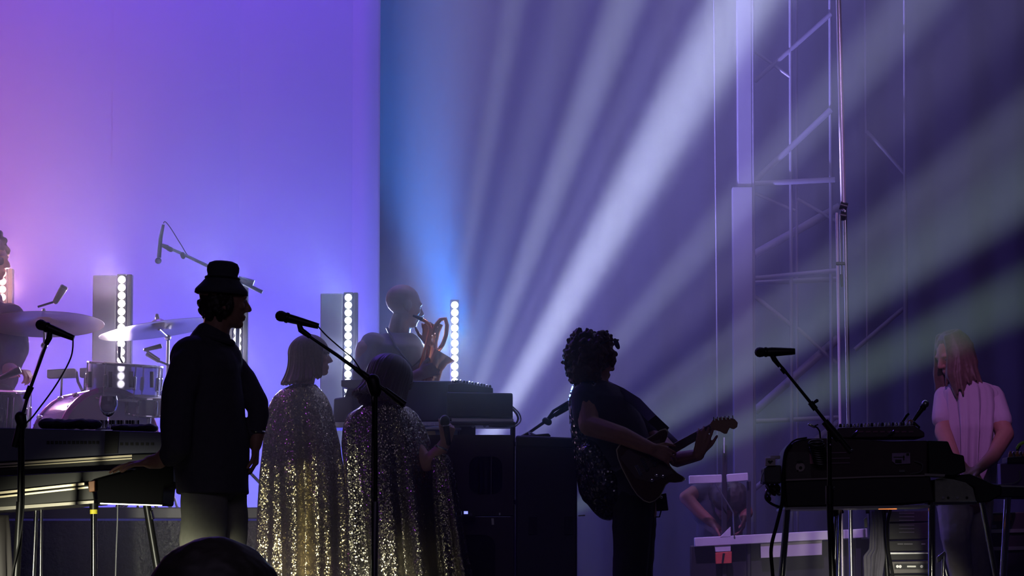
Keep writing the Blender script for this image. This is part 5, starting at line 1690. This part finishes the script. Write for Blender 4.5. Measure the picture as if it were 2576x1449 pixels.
# side end with a board whose pale colour holds the light falling on it
MB().prism([(2334, 1108), (2385, 1110), (2398, 1140), (2425, 1146), (2430, 1186), (2400, 1198), (2334, 1196)], od + .06, od + .36).build('keyboard_end', BLACK, og, bevel=.006)
MB().prism([(2352, 1206), (2372, 1203), (2400, 1206), (2430, 1214), (2448, 1228), (2456, 1262), (2352, 1264)], od + .03, od + .3).build('end_board', mat('lit_end_board', (0.40, 0.42, 0.34), .8, noise=.25, nscale=45), og, bevel=.004)
MB().prism([(2346, 1263), (2458, 1261), (2458, 1268), (2346, 1271)], od + .0, od + .3).build('end_rail', CHROME, og, bevel=.002)
for k, x in enumerate((2372, 2385, 2408, 2432)):
    MB().lathe([(.006, 0), (.006, .006)], P(x, 1252, od + .03), (0, -1, 0), 10).build('screw', BLACK if k % 2 else STEEL, og)
MB().prism([(2326, 1191), (2378, 1193), (2376, 1199), (2326, 1197)], od - .02, od + .06).build('slip_rail', mat('dull_slip', (.4, .38, .36), .5, .4), og)
MB().prism([(2380, 1198), (2440, 1192), (2500, 1218), (2520, 1222), (2520, 1245), (2490, 1262), (2452, 1265), (2450, 1226)], od + .1, od + .5).build('lower_end', BLACK, og, bevel=.006)
OLED = mat('orange_strip', (0.3, 0.1, 0.03), .4, emit=(1.0, 0.25, 0.06), estr=1.5)
MB().prism([(2212, 1278), (2256, 1278), (2256, 1281), (2212, 1281)], od + .2, od + .24).build('orange_light_strip', OLED, og)
# things strapped to the organ's end
pd = thing('pedal_box', 'grey pedal box with white labels clamped to the organ end', 'effects box', P(1945, 1216, od - .02))
MB().prism([(1921, 1178), (1936, 1170), (1966, 1170), (1966, 1216), (1924, 1216)], od - .08, od + .1).build('box_body', mat('box_grey', (0.10, 0.10, 0.11), .55), pd, bevel=.008)
MB().prism([(1926, 1152), (1951, 1152), (1951, 1171), (1926, 1172)], od - .10, od - .06).build('label_block', mat('label_white', (0.70, 0.62, 0.66), .6), pd, bevel=.002)
MB().prism([(1938, 1146), (1963, 1146), (1963, 1154), (1938, 1154)], od - .07, od - .03).build('label_block', MATS['label_white'], pd, bevel=.002)
MB().prism([(1931, 1160), (1935, 1158), (1938, 1160), (1942, 1158), (1945, 1160), (1940, 1165), (1938, 1167), (1934, 1165)], od - .103, od - .10).build('label_mark', BLACK, pd)
MB().tube([P(1921, 1185, od - .04), P(1916, 1200, od - .05), P(1914, 1216, od - .05), P(1922, 1218, od - .05)], .003, 6).build('wire_hook', CHROME, pd)
for k in range(7):
    x, y = (1930 + (k % 3) * 12, 1222 + (k // 3) * 13)
    MB().lathe([(.011, 0), (.011, .03), (.006, .045)], P(x, y, od - .03), (.2, -.8, -.4), 12).build('plug', STEEL if k % 2 else BLACK, pd)
wire([P(1932, 1230, od - .05), P(1926, 1252, od - .06), P(1942, 1268, od - .05), P(1968, 1278, od - .04)], .006).build('plug_lead', BLACK, pd)
tag(wire([P(1990, 1118, od - .02), P(1976, 1140, od - .03), P(1970, 1200, od - .04), P(1968, 1260, od - .04), P(1954, 1320, od - .05), P(1940, 1380, od - .05), P(1944, 1449, od - .04), P(1950, 1560, od - .04), P(1952, floor_py(od) - 6, od - .04)], .0085, 10).build('power_cable', RUBBER),
    'thick black cable running down the curved organ end to the floor', 'cable')
tag(wire([P(2030, 1101, od - .02), P(1998, 1108, od - .02), P(1980, 1130, od - .02), P(1974, 1170, od - .02), P(1976, 1240, od - .02), P(1980, 1276, od - .02)], .0045, 8).build('power_cable', BLACK),
    'thin black cable hugging the curved organ corner', 'cable')
co = []
for k in range(150):
    t_ = k / 149
    a = t_ * 2 * math.pi * 9
    c = P(2052 + 14 * t_, 1112 + 52 * t_, od - .035)
    co.append(c + Vector((.035 * math.cos(a), .018 * math.sin(a) - .005, .012 * math.sin(a))))
tag(MB().tube(co, .0042, 6).build('coiled_cable', mat('coil_rubber', (0.02, 0.02, 0.022), .3)), 'coiled black cable bunched over the organ stickers', 'cable')
# synthesizer on top
sy = thing('synthesizer', 'knob covered synthesizer lying on top of the organ', 'synthesizer', (P(2210, 0, od).x, od + .2, P(0, 1103, od).z))
MB().prism([(2108, 1076), (2300, 1070), (2326, 1088), (2326, 1100), (2100, 1102)], od + .02, od + .36).build('synth_case', mat('synth_purple', (0.10, 0.05, 0.09), .5), sy, bevel=.006)
random.seed(6)
for k in range(22):
    x = 2114 + k * 8.8
    MB().lathe([(.007, 0), (.0075, .006), (.0055, .016), (.003, .018)], P(x, 1077 - .03 * (x - 2114) - random.uniform(0, 2), od + .08 + .06 * (k % 4)), (0, -.1, 1), 10).build('knob', STEEL if k % 3 else BLACK, sy)
for x, y in ((2142, 1094), (2148, 1090), (2233, 1092), (2240, 1089)):
    MB().tube([P(x, y + 4, od - .0), P(x + 10, y - 6, od + .0)], .005, 8).build('patch_plug', CHROME, sy)
for k in range(8):
    x = 2160 + k * 18
    MB().prism([(x, 1084), (x + 12, 1083.5), (x + 12, 1088), (x, 1088.5)], od + .014, od + .02).build('slider', mat('slider_rose', (0.30, 0.12, 0.22), .4), sy)
hk_ = thing('lamp_gooseneck', 'thin bent clip arm rising from the organ corner', 'arm', P(2062, 1104, od + .05))
MB().tube([P(2064, 1104, od + .05), P(2062, 1085, od + .05), P(2056, 1076, od + .05), P(2048, 1072, od + .05), P(2036, 1068, od + .05)], .004, 8).build('arm', BMETAL, hk_)
MB().cap(P(2036, 1068, od + .05), P(2048, 1074, od + .05), .007, .006).build('clip', CHROME, hk_)
MB().tube([P(2048, 1072, od + .05), P(2058, 1068, od + .05)], .003, 6).build('clip', BMETAL, hk_)
# short vocal mic at the player
s4 = thing('short_boom_microphone', 'silver-headed microphone on a short arm beside the player in the T-shirt', 'microphone', P(2295, 1075, od + .25))
q4 = od + .25
vocal_mic(s4, (2328, 1016), (2298, 1058), q4, 9, 6)
MB().ell(P(2328, 1016, q4), (.0185, .0185, .0185), None, 14, 10).build('grille_ball', STEEL, s4)
MB().tube([P(2262, 1074, q4), P(2280, 1046, q4), P(2286, 1040, q4)], .007, 8).build('arm', BMETAL, s4)
MB().cap(P(2290, 1062, q4), P(2298, 1068, q4), .014, .012).build('clip', mat('orange_clip', (.6, .3, .2), .5), s4)
MB().tube([P(2300, 1064, q4), P(2312, 1074, q4), P(2306, 1094, q4)], .006, 8).build('arm', BMETAL, s4)

# second keyboard further right
k5 = thing('workstation_keyboard', 'dark workstation keyboard on chrome legs at the picture edge', 'keyboard', (P(2560, 0, 15.9).x, 16.0, 0))
e_ = 15.9
MB().prism([(2516, 1166), (2640, 1162), (2640, 1226), (2518, 1222)], e_, e_ + .1).build('back_panel', mat('violet_panel', (0.16, 0.08, 0.26), .5), k5, bevel=.004)
MB().prism([(2470, 1224), (2640, 1228), (2640, 1252), (2478, 1250)], e_ - .06, e_ + .34).build('key_bed', BLACK, k5, bevel=.006)
MB().prism([(2470, 1219), (2640, 1224), (2640, 1228), (2470, 1223)], e_ - .064, e_ - .03).build('edge_strip', STEEL, k5)
for x in (2568, 2546):
    pass
for x0, x1, dd_, w_ in ((2535, 2524, e_ + .0, 18),):
    fpy = floor_py(dd_); t_ = (fpy - 1250) / (1449 - 1250)
    MB().tube([P(x0, 1250, dd_), P(x0 + (x1 - x0) * t_, fpy - 5, dd_)], M(w_, dd_) / 2, 16).build('leg', CHROME, k5)
MB().tube([P(2610, 1250, e_ + .2), P(2614, floor_py(e_ + .2) - 5, e_ + .2)], .016, 14).build('leg', CHROME, k5)
wire([P(2564, 1185, e_ - .01), P(2566, 1205, e_ - .02), P(2548, 1216, e_ - .03), P(2510, 1220, e_ - .07)], .003).build('lead', GREY, k5)
pb = thing('effects_unit', 'small effects unit with switches and a lime cable at the picture edge', 'effects box', P(2556, 1164, e_ + .04))
MB().prism([(2534, 1150), (2600, 1146), (2600, 1164), (2534, 1165)], e_ - .02, e_ + .16).build('unit_body', BLACK, pb, bevel=.004)
for k in range(5):
    MB().lathe([(.010, 0), (.010, .012), (.005, .03)], P(2541 + k * 9, 1150, e_ + .02), (0, -.3, 1), 10).build('switch', CHROME if k % 2 else mat('orange_switch', (.6, .3, .12), .4), pb)
wire([P(2558, 1130, e_ + .05), P(2566, 1118, e_ + .05), P(2580, 1112, e_ + .05), P(2610, 1110, e_ + .05)], .009).build('lime_cable', mat('lime_cable', (0.35, 0.75, 0.05), .5), pb)
wire([P(2556, 1146, e_ + .05), P(2560, 1130, e_ + .05), P(2566, 1120, e_ + .05)], .008).build('lime_cable', BLACK, pb)

# rack of amplifiers
rd = 17.3
rk = thing('amplifier_rack', 'stack of dark rack amplifiers with one silver unit under the organ', 'rack', (P(2290, 0, rd).x, rd + .2, 0))
RB = mat('rack_black', (0.018, 0.017, 0.019), .5, noise=.2)
y = 1284
for k, (h, m_) in enumerate(((30, RB), (44, RB), (30, RB), (22, MATS['brushed_steel']), (34, mat('rack_silver', (0.12, 0.11, 0.11), .4, .5)))):
    y0, y1 = y, y + h - 2
    MB().prism([(2236, y0 + 2), (2346, y0), (2346, y1), (2236, y1 + 2)], rd, rd + .4).build('rack_unit', RB if k < 4 else m_, rk, bevel=.004)
    if k == 2:
        for x0, x1 in ((2258, 2272), (2274, 2296), (2318, 2328)):
            MB().prism([(x0, y0 + 9), (x1, y0 + 9), (x1, y0 + 12), (x0, y0 + 12)], rd - .003, rd).build('faceplate_print', mat('print_grey', (.4, .4, .4), .6), rk)
    if k == 3:
        MB().prism([(2240, y0 + 2), (2344, y0 + 2), (2344, y0 + 5), (2240, y0 + 6)], rd - .01, rd).build('face_rail', STEEL, rk)
    if k == 4:
        MB().prism([(2250, y0 + 8), (2336, y0 + 8), (2336, y0 + 22), (2250, y0 + 22)], rd - .004, rd).build('display_panel', BLACK, rk)
        MB().prism([(2282, y0 + 13), (2304, y0 + 13), (2304, y0 + 17), (2282, y0 + 17)], rd - .007, rd - .004).build('display', mat('display_lit', (.3, .3, .25), .4, emit=(1, .95, .75), estr=.6), rk)
        for x in (2257, 2264, 2318):
            MB().lathe([(.009, 0), (.008, .012)], P(x, y0 + 15, rd - .004), (0, -1, 0), 12).build('knob', STEEL, rk)
    if k in (0, 1):
        for q in range(3):
            MB().prism([(2262, y0 + 6 + q * 9), (2300, y0 + 6 + q * 9), (2300, y0 + 8 + q * 9), (2262, y0 + 8 + q * 9)], rd - .003, rd).build('vent_slot', GREY, rk)
    y += h
MB().prism([(2236, y), (2346, y), (2346, floor_py(rd)), (2236, floor_py(rd))], rd, rd + .4).build('rack_base', RB, rk, bevel=.006)
rk2 = thing('amplifier_rack', 'second dark rack with pale rails at the picture edge', 'rack', (P(2540, 0, rd).x, rd + .2, 0))
MB().prism([(2480, 1290), (2640, 1286), (2640, floor_py(rd)), (2480, floor_py(rd))], rd, rd + .5).build('rack_body', RB, rk2, bevel=.006)
for y0 in (1332, 1376):
    MB().prism([(2482, y0), (2640, y0 - 3), (2640, y0 + 6), (2482, y0 + 9)], rd - .02, rd).build('rack_rail', STEEL, rk2)
MB().prism([(2490, 1322), (2506, 1320), (2508, 1328), (2492, 1330)], rd - .02, rd).build('catch', CHROME, rk2)
MB().prism([(2500, 1296), (2545, 1294), (2545, 1310), (2500, 1312)], rd - .01, rd).build('wood_panel', mat('brown_panel', (.16, .08, .04), .6), rk2)
# cloth hung over a stand
hs_ = thing('coat_stand', 'dark stand hung with a crumpled grey cloth beside the rack', 'stand', (P(2205, 0, 16.6).x, 16.6, 0))
f = Fig(16.6)
MB().tube([P(2190, 1284, 16.6), (P(2190, 0, 16.6).x, 16.6, .01)], .012, 12).build('post', BMETAL, hs_)
MB().tube([P(2222, 1284, 16.55), (P(2226, 0, 16.6).x, 16.55, .01)], .014, 12).build('post', BMETAL, hs_)
MB().tube([P(2178, 1287, 16.58), P(2234, 1285, 16.56)], .011, 10).build('crossbar', BMETAL, hs_)
cape(f, [(1284, 2184, 2216), (1320, 2186, 2220), (1380, 2184, 2222), (1400, 2170, 2224), (1449, 2172, 2216), (1520, 2176, 2214)], (.03, .04, .05), 6, .018, 31, 'cloth', mat('crumpled_grey_cloth', (0.17, 0.16, 0.22), .9, noise=.2), hs_, -.06, 120)
MB().prism([(2173, 1306), (2181, 1300), (2183, 1326), (2175, 1328)], 16.5, 16.53).build('clamp', GREY, hs_, bevel=.002)
tag(wire([P(2240, 1282, 16.1), P(2232, 1320, 16.1), P(2234, 1380, 16.1), P(2246, 1449, 16.1), P(2256, 1560, 16.1), P(2258, floor_py(16.1) - 3, 16.1)], .009).build('hanging_lead', RUBBER), 'thick dark lead hanging under the organ near the rack', 'cable')
xs = thing('keyboard_stand_brace', 'chrome crossed brace legs below the player', 'stand', (P(2400, 0, 16.3).x, 16.3, 0))
MB().tube([P(2375, 1390, 16.3), (P(2345, 0, 16.3).x, 16.3, .01)], .010, 10).build('leg', CHROME, xs)
MB().tube([P(2368, 1392, 16.36), (P(2420, 0, 16.36).x, 16.36, .01)], .010, 10).build('leg', STEEL, xs)
MB().prism([(2358, 1400), (2376, 1386), (2380, 1392), (2366, 1412), (2358, 1416)], 16.26, 16.30).build('joint_plate', CHROME, xs, bevel=.003)


# ---------------------------------------------------------------- sub-parts sit under the part that carries them
UNDER = {'electric_guitar': {'tuning_peg': 'headstock', 'pickup': 'body', 'bridge': 'body', 'scratch_plate': 'body', 'binding': 'body', 'control_knob': 'body', 'strap_button': 'body', 'fretboard': 'neck', 'string': 'neck'},
         'light_bar': {'lamp': 'housing', 'bezel': 'housing', 'side_rail': 'housing'},
         'person': {'eye': 'body', 'hat_band': 'hat', 'collar': 'shirt', 'transmitter_lead': 'transmitter_pack'},
         'saxophone': {'key': 'body_tube', 'key_rod': 'body_tube', 'key_guard': 'bell'},
         'equipment_trolley': {'plate_mark': 'red_plate'},
         'stage_piano': {'panel_socket': 'case', 'socket': 'case'},
         'electric_organ': {'control_mark': 'control_plate', 'sticker_mark': 'round_sticker', 'screw': 'end_board', 'vent_slot': 'upper_case', 'socket': 'upper_case'},
         'synthesizer': {'knob': 'synth_case', 'slider': 'synth_case'}, 'small_mixer': {'knob': 'mixer_body'},
         'mini_keyboard': {'white_key': 'case', 'black_key': 'case'}, 'keyboard_desk': {'white_key': 'key_bed', 'sticker': 'lower_panel'},
         'amplifier_rack': {'display': 'display_panel'}, 'speaker_cabinet': {'rotor_disc': 'rotor_tube', 'rotor_rod': 'rotor_tube', 'latch': 'front_panel'}}
for n_ in ('bass_drum', 'rack_tom', 'snare_drum', 'floor_tom'):
    UNDER[n_] = {'tension_rod': 'shell', 'lug': 'shell', 'claw': 'shell', 'lug_post': 'shell'}
for r_ in [o for o in sc.objects if o.parent is None and o.name.split('.')[0] in UNDER]:
    kids = list(r_.children)
    for ch in kids:
        p_ = UNDER[r_.name.split('.')[0]].get(ch.name.split('.')[0])
        if p_:
            for q_ in kids:
                if q_.name.split('.')[0] == p_ and q_ is not ch:
                    ch.parent = q_
                    break
